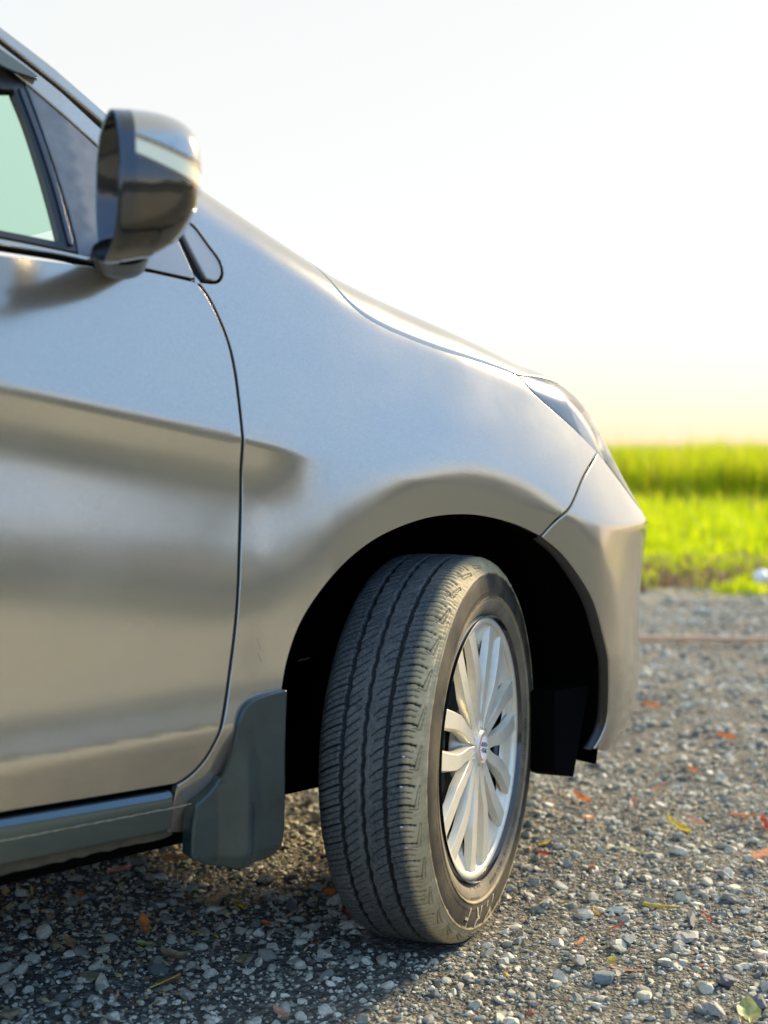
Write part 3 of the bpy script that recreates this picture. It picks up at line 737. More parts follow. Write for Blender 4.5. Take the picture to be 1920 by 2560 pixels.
# stalk down to the base plate
V = []; F = []; ns = 24
for i, (t, w, hgt) in enumerate(((0, .034, .016), (.25, .031, .016), (.5, .031, .018), (.75, .032, .018), (1, .036, .020), (1.1, .038, .020))):
    A = np.array([-.720, -.105, 1.030]); B = np.array([-.630, .045, 1.048]); Cc = A + (B - A) * t; Cc[2] -= .022 * math.sin(math.pi * min(t, 1)) * .6 + .012
    dr = (B - A) / np.linalg.norm(B - A); sd_ = np.cross(dr, (0, 0, 1)); sd_ /= np.linalg.norm(sd_)
    for j in range(ns):
        a = 2 * math.pi * j / ns; V.append(Cc + sd_ * w * math.cos(a) + np.array([0, 0, 1]) * hgt * math.sin(a))
for i in range(5):
    for j in range(ns): F.append((i * ns + j, i * ns + (j + 1) % ns, (i + 1) * ns + (j + 1) % ns, (i + 1) * ns + j))
F.append(tuple(range(ns)))
link('mirror_stalk', mesh('mirror_stalk', V, F), M['seal'], rim)

# ------------------------------------------------------------------ steered front wheel (local X = axle, outwards)
STEER = 25.8
axd = np.array([math.cos(R(-90 + STEER)), math.sin(R(-90 + STEER)), 0.0])
wc = np.array([.0209, .020, .3045]) - .076 * axd
WR = .3105
wheel = revolve('front_wheel', [(-.085, .19), (-.085, .205), (-.078, .212), (-.06, .195), (.02, .188), (.062, .196), (.078, .212), (.083, .214)], 96, mat=M['gloss_black'], parent=car)
wheel.location = wc; wheel.rotation_euler = (0, 0, R(-90 + STEER))
# tyre with tread pattern as relief
prof = catmull([(-.076, .213), (-.088, .228), (-.0925, .255), (-.089, .282), (-.080, .298), (-.070, .3055), (-.055, .3088), (-.030, .3103), (0, WR), (.030, .3103), (.055, .3088), (.070, .3055), (.0795, .2985), (.0860, .2885), (.0905, .275), (.0925, .258), (.0915, .242), (.0865, .226), (.0790, .2155), (.074, .212)], .00125)
prof = np.array(prof) * (.95, 1); al = np.concatenate([[0], np.cumsum(np.hypot(*np.diff(prof, axis=0).T))])
v0 = np.interp(0, np.arange(1), [0])
ishoulder = np.argmin(abs(prof[:, 0] - .070) + (prof[:, 1] < .29) * 9)
vv = (al - al[ishoulder])                         # arclength past the outer tread shoulder
NA = 1320
aa = np.arange(NA) * 2 * math.pi / NA
u = -(aa * WR)[:, None]; x = prof[:, 0][None, :]; r = prof[:, 1][None, :]; v = vv[None, :]
circ = 2 * math.pi * WR; npit = 66; p = circ / npit
rs_ = np.random.RandomState(4)
jit = np.repeat(rs_.uniform(-.0009, .0009, npit), NA // npit + 2)[:NA][:, None] * 0
def groove(d, w, dep, soft=.0009): return dep * (1 - sst(np.abs(d), w / 2, w / 2 + soft))
def per(t, pp): return (t + pp / 2) % pp - pp / 2
on = ((r > .295)).astype(float)
D = np.zeros((NA, len(prof)))
for gx, gw, gd in ((.030, .0060, .0080), (-.004, .0054, .0080), (-.038, .0060, .0080)):
    D = np.maximum(D, groove(x - gx - .0009 * np.sin(2 * math.pi * u / p + gx * 90), gw, gd, .0012) * on)
t = (x - .033) / .037
arc = .009 * (1 - (1 - np.clip(t, 0, 1.4)) ** 2) - .0045 * np.clip(t - .75, 0, 1) * 2
m_ = ((x > .033) & (v < .004)).astype(float)
D = np.maximum(D, groove(per(u - arc, p), .0026, .0065, .0008) * sst(x, .046, .050) * (v < .006))
D = np.maximum(D, groove(per(u - arc, p), .0012, .0040, .0008) * m_)
D = np.maximum(D, groove(per(u - arc - p * .36, p), .0011, .0038, .0008) * m_ * (v < -.001))
D = np.maximum(D, groove(per(u - arc * .9 - p * .68, p), .0011, .0038, .0008) * m_ * (x > .038) * (v < .001))
t = (.027 - x) / .028
m_ = ((x > .0015) & (x < .027)).astype(float)
D = np.maximum(D, groove(per(u + .024 * np.clip(t, 0, 1) ** 1.5, p), .0014, .0045, .0009) * m_ * (x > .006))
D = np.maximum(D, groove(per(u + .016 * np.clip(t, 0, 1) ** 1.4 - p * .5, p), .0011, .0038, .0008) * m_ * (x > .012))
t = (-.007 - x) / .028
m_ = ((x < -.008) & (x > -.0355)).astype(float)
D = np.maximum(D, groove(per(u + .022 * t, p / 2), .0013, .0045, .0009) * m_ * (x < -.014))
t = (-.041 - x) / .035
m_ = ((x < -.041) & (r > .29)).astype(float)
D = np.maximum(D, groove(per(u + .012 * t + .004 * t * t, p), .0024, .0060, .0009) * m_)
D = np.maximum(D, groove(per(u + .012 * t + .004 * t * t - p * .34, p), .0012, .0040, .0008) * m_)
D = np.maximum(D, groove(per(u + .012 * t + .004 * t * t - p * .67, p), .0012, .0040, .0008) * m_)
# slanted outlines on the outer shoulder, one every two pitches
pu = per(u - .004 - p * .5, 2 * p)
def segd(ax, ay, bx_, by_):
    dx, dy = bx_ - ax, by_ - ay; L2 = dx * dx + dy * dy
    tt = np.clip(((v - ax) * dx + (pu - ay) * dy) / L2, 0, 1)
    return np.hypot(v - ax - tt * dx, pu - ay - tt * dy)
br = np.minimum.reduce([segd(-.004, -.017, .0095, -.019), segd(.0095, -.019, .0150, .016), segd(.0150, .016, .0122, .0175), segd(.0122, .0175, .0045, -.012)])
msk = (x > 0).astype(float)
D = np.maximum(D, groove(br, .0009, .0030, .0009) * msk)
# circumferential mould lines on the sidewall
for vr, dep in ((.2905, .0010), (.2835, -.0014), (.2440, -.0013), (.2400, .0011)):
    D = D + groove(r - vr, .0012, dep, .0010) * (x > .05)
# small moulded ticks along the rim-side ring
D = D - .0006 * (1 - sst(np.abs(per(u, .0042)), .0007, .0012)) * ((r > .252) & (r < .2555) & (x > .05))
# worn and scuffed rubber
wear = np.zeros_like(D)
for k in range(26):
    f1 = rs_.randint(20, 330); f2 = rs_.uniform(60, 520); ph = rs_.uniform(0, 6.28)
    wear += np.sin(f1 * aa[:, None] + f2 * al[None, :] + ph) / 26 * 2.2
D = D + .0007 * wear * (r > .285)
dn = np.gradient(prof, axis=0); nrm = np.stack([-dn[:, 1], dn[:, 0]], 1); nrm /= np.linalg.norm(nrm, axis=1, keepdims=True)
if nrm[len(prof) // 2, 1] < 0: nrm = -nrm
px_ = x - D * nrm[:, 0][None, :]; pr_ = r - D * nrm[:, 1][None, :]
ca, sa = np.cos(aa)[:, None], np.sin(aa)[:, None]
Y_ = pr_ * ca; Z_ = pr_ * sa
# contact patch: flatten and bulge
low_ = np.clip(-.3035 - Z_, 0, 1); Z_ = Z_ + low_ * .92
bul = np.clip((-.22 - Z_) / .09, 0, 1) ** 2 * np.clip(1 - np.abs(Y_) / .14, 0, 1) * np.clip((.300 - pr_) / .04, 0, 1)
px_ = px_ + bul * .004 * np.sign(px_)
Vt = np.stack([px_, Y_, Z_], -1).reshape(-1, 3); nP = len(prof)
I, J = np.meshgrid(np.arange(NA), np.arange(nP - 1), indexing='ij'); I2 = (I + 1) % NA
Ft = np.stack([I * nP + J, I2 * nP + J, I2 * nP + J + 1, I * nP + J + 1], -1).reshape(-1, 4)
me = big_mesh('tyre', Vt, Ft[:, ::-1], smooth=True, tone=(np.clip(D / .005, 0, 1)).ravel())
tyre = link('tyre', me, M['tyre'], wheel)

def text_mesh(txt, size, extrude, shear=0.):
    cu = bpy.data.curves.new('t', 'FONT'); cu.body = txt; cu.size = size; cu.extrude = extrude; cu.align_x = 'CENTER'; cu.align_y = 'CENTER'; cu.shear = shear; cu.resolution_u = 3
    ob = bpy.data.objects.new('t', cu); COL.objects.link(ob); bpy.context.view_layer.update()
    me = bpy.data.meshes.new_from_object(ob.evaluated_get(bpy.context.evaluated_depsgraph_get())); bpy.data.objects.remove(ob); bpy.data.curves.remove(cu); return me
def side_x(rr):                                       # outer sidewall x at a radius
    k = (prof[:, 0] > .05) & (prof[:, 1] < .292); pr = prof[k]; o = np.argsort(pr[:, 1]); return np.interp(rr, pr[o, 1], pr[o, 0])
def wrap_text(name, txt, size, rc, deg, mat, bold=1., shear=0., h=.0015, parent=tyre):
    """lettering wrapped round the sidewall, tops outwards, reading with the wheel seen from outside"""
    me = text_mesh(txt, size, .5, shear)
    for vtx in me.vertices:
        lx, ly, lz = vtx.co
        rr = rc + ly; an = R(deg) - lx * bold / rc
        xx = side_x(rr) + (h if lz > 0 else -.002)
        vtx.co = (xx, rr * math.cos(an), rr * math.sin(an))
    me.name = name
    return link(name, me, mat, parent)
# seen from outside, +Y (front) is on the right: angles as in the usual dial, clockwise reading means falling angle
for ch, dg in (('M', 273.), ('R', 260.), ('F', 248.)):
    wrap_text('raised_letter', ch, .050, .2655, dg, M['letters'], 1.15, .25)
# unreadable small moulded marks along the dusty ring
rr_ = random.Random(8)
def ticks(r0, a0, a1, hgt, stepdeg, mat):
    bm = bmesh.new(); a = a0
    while a < a1:
        if rr_.random() < .82:
            w = stepdeg * rr_.uniform(.35, .7)
            q = [(r0 - hgt / 2 * rr_.uniform(.5, 1), a), (r0 + hgt / 2 * rr_.uniform(.5, 1), a + .2), (r0 + hgt / 2, a + w), (r0 - hgt / 2, a + w - .2)]
            bm.faces.new([bm.verts.new((side_x(rad_) + .0006, rad_ * math.cos(R(an)), rad_ * math.sin(R(an)))) for rad_, an in q])
        a += stepdeg
    me = bpy.data.meshes.new('moulded_marks'); bm.to_mesh(me); bm.free(); return link('moulded_marks', me, mat, tyre)
ticks(.2305, 276, 293, .006, 1.1, M['moulded']); ticks(.2305, 297, 322, .006, 1.0, M['moulded']); ticks(.2310, 336, 360, .005, 1.2, M['moulded'])
ticks(.2215, 252, 266, .004, 1.6, M['moulded']); ticks(.236, 250, 262, .003, 2.0, M['moulded'])
for aq, xq, uq in ((161, .054, 0), (171, .057, 0), (179, .055, 0), (190, .054, 0), (196, .058, 0)):
    bm = bmesh.new(); bmesh.ops.create_icosphere(bm, subdivisions=1, radius=.0019)
    for vtx in bm.verts: vtx.co = Vector((vtx.co.x * 1.5, vtx.co.y, vtx.co.z * .8)) * rr_.uniform(.8, 1.2)
    me = bpy.data.meshes.new('pebble'); bm.to_mesh(me); bm.free()
    rq = .3070; link('pebble', me, M['pebble'], tyre, loc=(xq, rq * math.cos(R(aq)), rq * math.sin(R(aq))))

# wheel cover
CX = .076
cover = revolve('wheel_cover', [(CX - .030, .2085), (CX - .006, .2118), (CX - .001, .2105), (CX + .0015, .2075), (CX + .002, .2035), (CX, .1985), (CX - .003, .1962), (CX - .012, .1945), (CX - .016, .1938)], 180, mat=M['cover'], parent=wheel)
cover.rotation_euler = (R(-15), 0, 0)
def XT(r_): return CX + float(np.interp(r_, [.02, .04, .07, .10, .15, .196], [.002, -.002, -.001, .001, .001, -.001]))
OC = ([.030, .045, .060, .080, .100, .120, .150, .198], [.0105, .0130, .0150, .0200, .0260, .0300, .0315, .0320])
HW = ([.030, .045, .060, .080, .100, .120, .150, .198], [.0105, .0104, .0100, .0102, .0112, .0120, .0128, .0145])
def ppt(phi, rr2, o, xx): 
    return (xx, rr2 * math.cos(phi) - o * math.sin(phi), rr2 * math.sin(phi) + o * math.cos(phi))
def prong(phi, sg):
    V = []; F = []; n = 30; prof_ = []
    for i in range(n):
        rr2 = .028 + (.1965 - .028) * i / (n - 1)
        oc = float(np.interp(rr2, *OC)) * sg; hw = float(np.interp(rr2, *HW)); xt = XT(rr2)
        dep = float(np.interp(rr2, [.03, .07, .12, .197], [.007, .014, .013, .009]))
        # cross section: flared foot, side wall, small rounding, crowned face
        sec = [(-hw - .0035, xt - dep), (-hw - .0010, xt - .0035), (-hw, xt - .0006), (-hw + .0006, xt), (hw - .0006, xt), (hw, xt - .0006), (hw + .0010, xt - .0035), (hw + .0035, xt - dep)]
        for o, xx in sec: V.append(ppt(phi, rr2, oc + o, xx))
    m2 = 8
    for i in range(n - 1):
        for j in range(m2 - 1): F.append((i * m2 + j, (i + 1) * m2 + j, (i + 1) * m2 + j + 1, i * m2 + j + 1))
    me = mesh('spoke', V, F); bm = bmesh.new(); bm.from_mesh(me); bmesh.ops.recalc_face_normals(bm, faces=bm.faces)
    bm.to_mesh(me); bm.free()
    if me.polygons[len(me.polygons) // 2].normal.x < 0: me.flip_normals()
    me.set_sharp_from_angle(angle=R(24))
    return me
sp0 = {1: prong(0, 1), -1: prong(0, -1)}
for k in range(7):
    for sg2 in (1, -1):
        o = link('spoke', sp0[sg2], M['cover'] if k == 0 and len(sp0[sg2].materials) == 0 else None, cover); o.rotation_euler = (R(180 + k * 360 / 7), 0, 0)
# recessed plate round the inside of the rim with rounded cut-outs between the spokes
V = []; F = []; n = 700; lv = 9
for i in range(n):
    a = 2 * math.pi * i / n; ph = ((math.degrees(a) - 180) / (360 / 7)) % 1.0      # 0 at a pair centre
    dpair = min(ph, 1 - ph) * 360 / 7                                                # degrees from the pair centre
    ri = .172 - .020 * math.exp(-((dpair - 13) / 5) ** 2) - (.006 if dpair < 7 else 0) * 0 + .006 * math.cos(R(dpair * 7))
    ri = min(max(ri, .145), .178)
    for j in range(lv):
        t = j / (lv - 1); rr2 = .197 + (ri - .197) * t
        xx = CX - .005 - .010 * t
        if j == lv - 1: xx -= .003
        V.append((xx, rr2 * math.cos(a), rr2 * math.sin(a)))
for i in range(n):
    for j in range(lv - 1): F.append((i * lv + j, ((i + 1) % n) * lv + j, ((i + 1) % n) * lv + j + 1, i * lv + j + 1))
me = mesh('cover_recess', V, F); me.set_sharp_from_angle(angle=R(40)); link('cover_recess', me, M['cover'], cover)
hubp = [(CX - .035, .062), (CX - .014, .0575), (CX - .009, .052), (CX - .0065, .040), (CX - .002, .030), (CX + .0035, .0262), (CX + .0045, .0248), (CX + .0036, .0232), (CX + .0030, .0222)]
revolve('cover_hub', hubp, 96, mat=M['cover'], parent=cover)
def discm(name, rad2, xx, mat, parent, rin=0., n=64):
    V = [(xx, rad2 * math.cos(2 * math.pi * i / n), rad2 * math.sin(2 * math.pi * i / n)) for i in range(n)]
    if rin:
        V += [(xx, rin * math.cos(2 * math.pi * i / n), rin * math.sin(2 * math.pi * i / n)) for i in range(n)]
        F = [(i, (i + 1) % n, n + (i + 1) % n, n + i) for i in range(n)]
    else: F = [tuple(range(n))]
    return link(name, mesh(name, V, F, False), mat, parent)
M['badge_rim'] = simple('pale_pink_badge_border', (.70, .50, .42), .3, coat=.6)
discm('badge', .0225, CX + .0040, M['badge_rim'], cover); discm('badge_ring', .0200, CX + .0044, M['orange_line'], cover, .0190)
discm('badge_face', .0190, CX + .0046, M['white'], cover)
def flat_text(txt, size, yy, zz, mat):
    me = text_mesh(txt, size, .0002)
    for vtx in me.vertices:
        a, b, c = vtx.co; vtx.co = (CX + .0051 + c, yy + a * 1.0, zz + b)
    me.name = 'badge_lettering'; link('badge_lettering', me, mat, cover)
flat_text('AUTO\u2022', .0105, .0, .0042, M['ink']); flat_text('\u2022STAR', .0105, .001, -.0052, M['ink'])
# brake disc and caliper glimpsed through the openings
revolve('brake_disc', [(.006, .04), (.006, .118), (-.004, .118), (-.004, .04)], 64, mat=M['disc'], parent=wheel)
revolve('hub_carrier', [(.040, .0), (.040, .030), (.020, .034), (.018, .060), (.004, .062)], 48, mat=M['disc'], parent=wheel)
cal = link('caliper', box_mesh('caliper', (.0, -.135, -.055), (.045, -.085, .060), .008), M['disc'], wheel)
link('backing', revolve('rim_well', [(-.03, .0), (-.03, .19)], 48, mat=M['void'], parent=wheel).data, None, wheel) if False else revolve('rim_well', [(-.03, .0), (-.03, .192)], 48, mat=M['void'], parent=wheel)

# ------------------------------------------------------------------ ground
def hgt(x, y):
    x = np.asarray(x, float); y = np.asarray(y, float)
    h = .006 * np.sin(3.1 * x + 1.7 * y) + .005 * np.sin(5.3 * x - 4.1 * y + 1) + .003 * np.sin(11 * x + 9 * y + 2) + .002 * np.sin(23 * x - 17 * y)
    k = np.clip(np.hypot(x - .02, y - .1) / .5, 0, 1); far = 1 - sst(np.hypot(x, y), 12, 30)
    return (h * k - .004) * far
uu = np.linspace(-1, 1, 261); gxy = np.sign(uu) * (np.abs(uu) * 3 + np.abs(uu) ** 6 * 900)
GX, GY = np.meshgrid(gxy, gxy, indexing='ij'); V = np.stack([GX, GY, hgt(GX, GY)], -1).reshape(-1, 3); n = len(gxy)
I, J = np.meshgrid(np.arange(n - 1), np.arange(n - 1), indexing='ij')
F = np.stack([I * n + J, (I + 1) * n + J, (I + 1) * n + J + 1, I * n + J + 1], -1).reshape(-1, 4)
link('gravel_ground', big_mesh('gravel_ground', V, F, True), M['ground'], kind='structure')

FX, FY = math.cos(R(47.5)), math.sin(R(47.5)); CXY = (-1.569, -1.482)
def dl(d, l):    # depth along the field direction and distance to its right, measured from the near end of the lot
    return CXY[0] + FX * d + FY * l, CXY[1] + FY * d - FX * l
rs = np.random.RandomState(11)
# crushed stones: angular, flat shaded
def ico(sub):
    bm = bmesh.new(); bmesh.ops.create_icosphere(bm, subdivisions=sub, radius=1)
    V = np.array([v.co[:] for v in bm.verts]); F = np.array([[v.index for v in f.verts] for f in bm.faces]); bm.free(); return V, F
def variants(sub, k):
    V, F = ico(sub); out = []
    for _ in range(k):
        W = V * (1 + rs.uniform(-.14, .14, (len(V), 1)))
        for _ in range(7):
            nn = rs.normal(size=3); nn /= np.linalg.norm(nn); h = rs.uniform(.45, .8); d = W @ nn; W = W - np.outer(np.clip(d - h, 0, 9), nn)
        W = W * np.array([rs.uniform(.85, 1.35), rs.uniform(.7, 1.), rs.uniform(.4, .75)])
        out.append(W)
    return out, F
def stones(N, sub, k, d0, d1, r0, r1, wide=.35, extra=.45, sink=.25):
    VV, F = variants(sub, k); VV = np.array(VV)
    d = np.sqrt(rs.uniform(d0 ** 2, d1 ** 2, N)); l = rs.uniform(-1, 1, N) * (wide * d + extra)
    x, y = dl(d, l); s = r0 * (r1 / r0) ** (rs.uniform(0, 1, N) ** 1.8)
    keep = np.hypot((x - wc[0]) / .14, (y - wc[1]) / .10) > 1; x, y, s, d = x[keep], y[keep], s[keep], d[keep]; N = len(x)
    z = hgt(x, y) + s * rs.uniform(-sink, .35, N)
    q = rs.uniform(0, 2 * math.pi, N); tx = rs.normal(0, .28, N); ty = rs.normal(0, .28, N)
    W = VV[rs.randint(0, k, N)] * s[:, None, None]
    c, sn = np.cos(q)[:, None], np.sin(q)[:, None]
    X = W[..., 0] * c - W[..., 1] * sn; Y = W[..., 0] * sn + W[..., 1] * c; Z = W[..., 2]
    Z2 = Z * np.cos(tx)[:, None] + Y * np.sin(tx)[:, None]; Y2 = Y * np.cos(tx)[:, None] - Z * np.sin(tx)[:, None]
    Z3 = Z2 * np.cos(ty)[:, None] + X * np.sin(ty)[:, None]; X2 = X * np.cos(ty)[:, None] - Z2 * np.sin(ty)[:, None]
    P = np.stack([X2 + x[:, None], Y2 + y[:, None], Z3 + z[:, None]], -1)
    tone = np.clip(rs.beta(2.0, 2.0, N), 0, .93); hot = rs.uniform(0, 1, N); tone = np.where(hot > .990, rs.uniform(.955, 1., N), tone)
    nv = W.shape[1]
    return P.reshape(-1, 3), (F[None] + (np.arange(N) * nv)[:, None, None]).reshape(-1, 3), np.repeat(tone, nv)
parts = [stones(7200, 2, 14, 1.5, 3.3, .0045, .0155), stones(37000, 1, 24, 1.5, 3.4, .0022, .0070, sink=-.05), stones(20000, 1, 24, 3.3, 7.8, .0065, .0190, sink=.1)]
off = 0; VA = []; FA = []; TA = []
for P, F, T in parts: VA.append(P); FA.append(F + off); TA.append(T); off += len(P)
link('gravel', big_mesh('gravel', np.vstack(VA), np.vstack(FA), False, np.concatenate(TA)), M['stone'], kind='stuff', label='loose grey crushed gravel covering the ground round the car', cat='gravel')

# ------------------------------------------------------------------ field
def fieldz(d, l): return .004 + .03 * sst(d, 7.4, 8.2) + .11 * sst(d, 8.0, 11.5) + .10 * sst(d, 11.5, 16)
def edge(l): return 7.25 + .16 * np.sin(2.3 * l + .5) + .08 * np.sin(6.1 * l) + .05 * np.sin(13 * l + 1)
ll = np.concatenate([np.linspace(-1.2, 1.2, 60) ** 3 * 300, np.linspace(.3, 7, 120)]); ll = np.unique(ll); dd = np.concatenate([[0, .15, .4, .8], np.linspace(1.2, 12, 50), np.geomspace(13, 800, 20)])
L_, D_ = np.meshgrid(ll, dd, indexing='ij'); dk = edge(L_) + D_
x_, y_ = dl(dk, L_); V = np.stack([x_, y_, np.where(D_ == 0, -.01, fieldz(dk, L_))], -1).reshape(-1, 3); n = len(dd)
I, J = np.meshgrid(np.arange(len(ll) - 1), np.arange(n - 1), indexing='ij')
F = np.stack([I * n + J, I * n + J + 1, (I + 1) * n + J + 1, (I + 1) * n + J], -1).reshape(-1, 4)
link('grass_field', big_mesh('grass_field', V, F[:, ::-1], True), M['field'], kind='structure')
def blades(N, d0, d1, l0, l1, h0, h1, w, lean, dens=None, tall=None, seg=2):
    d = rs.uniform(d0, d1, N); l = l0 + (l1 - l0) * rs.uniform(0, 1, N)
    if dens is not None: k = rs.uniform(0, 1, N) < dens(d, l); d, l = d[k], l[k]; N = len(d)
    x, y = dl(d, l); z = fieldz(d, l); h = rs.uniform(h0, h1, N)
    if tall is not None: h = h * tall(d, l)
    q = rs.uniform(0, 2 * math.pi, N); le = rs.normal(0, lean, N) * h; W = w * rs.uniform(.6, 1.4, N)
    lx, ly = np.cos(q) * le, np.sin(q) * le; q2 = q + rs.uniform(1, 2, N); wx, wy = np.cos(q2) * W / 2, np.sin(q2) * W / 2
    P = np.stack([np.stack([x - wx, y - wy, z - .01], -1), np.stack([x + wx, y + wy, z - .01], -1),
                  np.stack([x + lx * .35 + wx * .8, y + ly * .35 + wy * .8, z + h * .6], -1), np.stack([x + lx * .35 - wx * .8, y + ly * .35 - wy * .8, z + h * .6], -1),
                  np.stack([x + lx, y + ly, z + h], -1)], 1)
    b = np.arange(N)[:, None, None] * 5; F = b + np.array([[0, 1, 2], [0, 2, 3], [3, 2, 4]])[None]
    return P.reshape(-1, 3), F.reshape(-1, 3), N
def nz2(d, l, f, s): return .5 + .5 * np.sin(f * l + s + 1.3 * np.sin(f * .7 * d + s * 2)) * np.sin(f * .9 * d + 2 * s + 1.1 * np.sin(f * .6 * l))
def stuff(name, sets, mat, label, cat, tonef):
    off = 0; VA = []; FA = []; TA = []
    for P, F, N in sets: VA.append(P); FA.append(F + off); off += len(P); TA.append(np.repeat(tonef(N), 5))
    return link(name, big_mesh(name, np.vstack(VA), np.vstack(FA), True, np.concatenate(TA)), mat, kind='stuff', label=label, cat=cat)
stuff('grass', [blades(52000, 7.9, 12.6, .0, 5.2, .06, .17, .010, .45, lambda d, l: .30 + .70 * nz2(d, l, 5.1, 1), lambda d, l: .6 + 1.1 * nz2(d, l, 6.5, 2) * sst(d, 8.2, 9.5)),
                blades(16000, 7.15, 8.4, .0, 4.4, .02, .08, .010, .6, lambda d, l: (nz2(d, l, 7.5, 3) > .62) * 1.)], M['grass'], 'short bright lime green grass growing beyond the gravel', 'grass', lambda N: np.clip(rs.beta(2.2, 2.2, N), 0, 1))
stuff('tall_grass', [blades(32000, 11.9, 15.5, .3, 6.8, .40, .68, .014, .22, lambda d, l: (d > 11.9 + .9 * nz2(d, l, 5.3, 2)) * 1., lambda d, l: .76 + .16 * nz2(d, l, 4.1, 4) + .10 * nz2(d, l, 11, 1) + .014 * l),
                     blades(5000, 10.2, 12.4, .2, 5.6, .14, .34, .012, .35, lambda d, l: (nz2(d, l, 4.7, 8) > .55) * 1.), blades(500, 13.2, 15.5, .3, 6.8, .62, .84, .008, .12)], M['reed'], 'tall upright green grass standing along the horizon', 'grass', lambda N: rs.uniform(0, 1, N))
stuff('weeds', [blades(12000, 7.15, 8.9, .0, 4.6, .02, .10, .012, .8, lambda d, l: (d > 7.2 + .5 * nz2(d, l, 7.1, 3)) * (d < 8.2 + .7 * nz2(d, l, 6.1, 5)) * 1.), blades(2600, 11.7, 12.5, .3, 5.5, .08, .22, .014, .7, lambda d, l: (nz2(d, l, 2.5, 7) > .5) * 1.)], M['weed'], 'dry pinkish brown weeds at the edge of the grass', 'weeds', lambda N: rs.uniform(0, 1, N))
# worn dark grass verge on that side of the lot
th_ = np.radians(np.linspace(150, 352, 150)); rr0 = np.array([4.2, 4.6, 7, 9, 13, 18, 26, 60, 200.]); T_, R_ = np.meshgrid(th_, rr0, indexing='ij')
R_ = R_ + np.where(R_ < 5, .35 * np.sin(9 * T_) + .2 * np.sin(23 * T_), 0)
V = np.stack([R_ * np.cos(T_) - .6, R_ * np.sin(T_) - .4, np.where(np.arange(9)[None, :] < 1, -.012, .012) + 0 * R_], -1).reshape(-1, 3); n = len(rr0)
I, J = np.meshgrid(np.arange(len(th_) - 1), np.arange(n - 1), indexing='ij')
link('grass_verge', big_mesh('grass_verge', V, np.stack([I * n + J, I * n + J + 1, (I + 1) * n + J + 1, (I + 1) * n + J], -1).reshape(-1, 4)[:, ::-1], True), M['verge'], kind='structure')
# low dark bushes on the other side of the lot, behind the photographer (they show in the paint)
N = 9000; th_ = rs.uniform(R(170), R(345), N); rr0 = rs.uniform(17, 22, N); hh0 = (1.9 + .9 * np.sin(th_ * 9) * np.sin(th_ * 4 + 1)) * rs.uniform(0, 1, N) ** .8
x, y = rr0 * np.cos(th_) - .5, rr0 * np.sin(th_) - .5; s_ = rs.uniform(.12, .3, N)
A = rs.normal(size=(N, 3)); A /= np.linalg.norm(A, axis=1, keepdims=True); B = rs.normal(size=(N, 3)); B = np.cross(A, B); B /= np.linalg.norm(B, axis=1, keepdims=True)
c_ = np.stack([x, y, hh0 + .1], -1); P = np.stack([c_ - A * s_[:, None], c_ + B * s_[:, None] * .6, c_ + A * s_[:, None], c_ - B * s_[:, None] * .6], 1).reshape(-1, 3)
link('bushes', big_mesh('bushes', P, (np.arange(N)[:, None] * 4 + np.arange(4)[None]), False, np.repeat(rs.uniform(0, 1, N), 4)), M['hedge'], kind='stuff', label='low dark bushes along the far side of the gravel lot', cat='bushes')

# ------------------------------------------------------------------ leaves, stones, a stick and litter
LC = {}
def lmat(col):
    if col not in LC: 
        m = Mat('leaf_%d' % len(LC)); n = m.noise(120, 4)
        c = m.mix(m.ramp(n, (.35, 0.), (.7, 1.)), tuple(v * .6 for v in col), tuple(min(.9, v * 1.2) for v in col)); m.set(Base_Color=c, Roughness=.55)
        tl = m.n('ShaderNodeBsdfTranslucent'); m.l(c, tl.inputs[0]); mx = m.n('ShaderNodeMixShader'); mx.inputs[0].default_value = .3
        m.l(m.b.outputs[0], mx.inputs[1]); m.l(tl.outputs[0], mx.inputs[2]); m.l(mx.outputs[0], m.out.inputs[0]); LC[col] = m.m
    return LC[col]
lr = random.Random(21)
def leaf(x, y, L, W, col, label, curl=.4, up=0., rot=None, cat='leaf', name='fallen_leaf', z=None):
    nu, nv = 12, 6; V = []; F = []; ph = lr.uniform(0, 6); rag = lr.uniform(.0, .12)
    for i in range(nu + 1):
        t = i / nu; w = W * (math.sin(math.pi * min(1, t * .97 + .03)) ** .75) * (1 + rag * math.sin(9 * t + ph))
        for j in range(-nv // 2, nv // 2 + 1):
            s = j / (nv / 2); ox = (t - .5) * L; oy = w / 2 * s
            oz = curl * W * (s * s) * .6 + curl * L * .5 * (t - .5) ** 2 + .06 * W * math.sin(12 * t + 3 * s + ph) + up * L * t
            V.append((ox, oy, oz))
    k = nv + 1
    for i in range(nu):
        for j in range(nv): F.append((i * k + j, (i + 1) * k + j, (i + 1) * k + j + 1, i * k + j + 1))
    o = link(name, mesh(name, V, F), lmat(col), label=label, cat=cat, group='fallen leaves on the gravel' if cat == 'leaf' else None)
    o.location = (x, y, (float(hgt(x, y)) + .008) if z is None else z); o.rotation_euler = (lr.uniform(-.3, .3), lr.uniform(-.3, .3), lr.uniform(0, 6.28) if rot is None else rot)
    return o
OR, TAN, BR, YE, YG, RED, PK, GR = (.62, .20, .05), (.50, .33, .17), (.24, .15, .08), (.62, .50, .08), (.42, .44, .16), (.55, .09, .04), (.66, .36, .24), (.30, .25, .15)
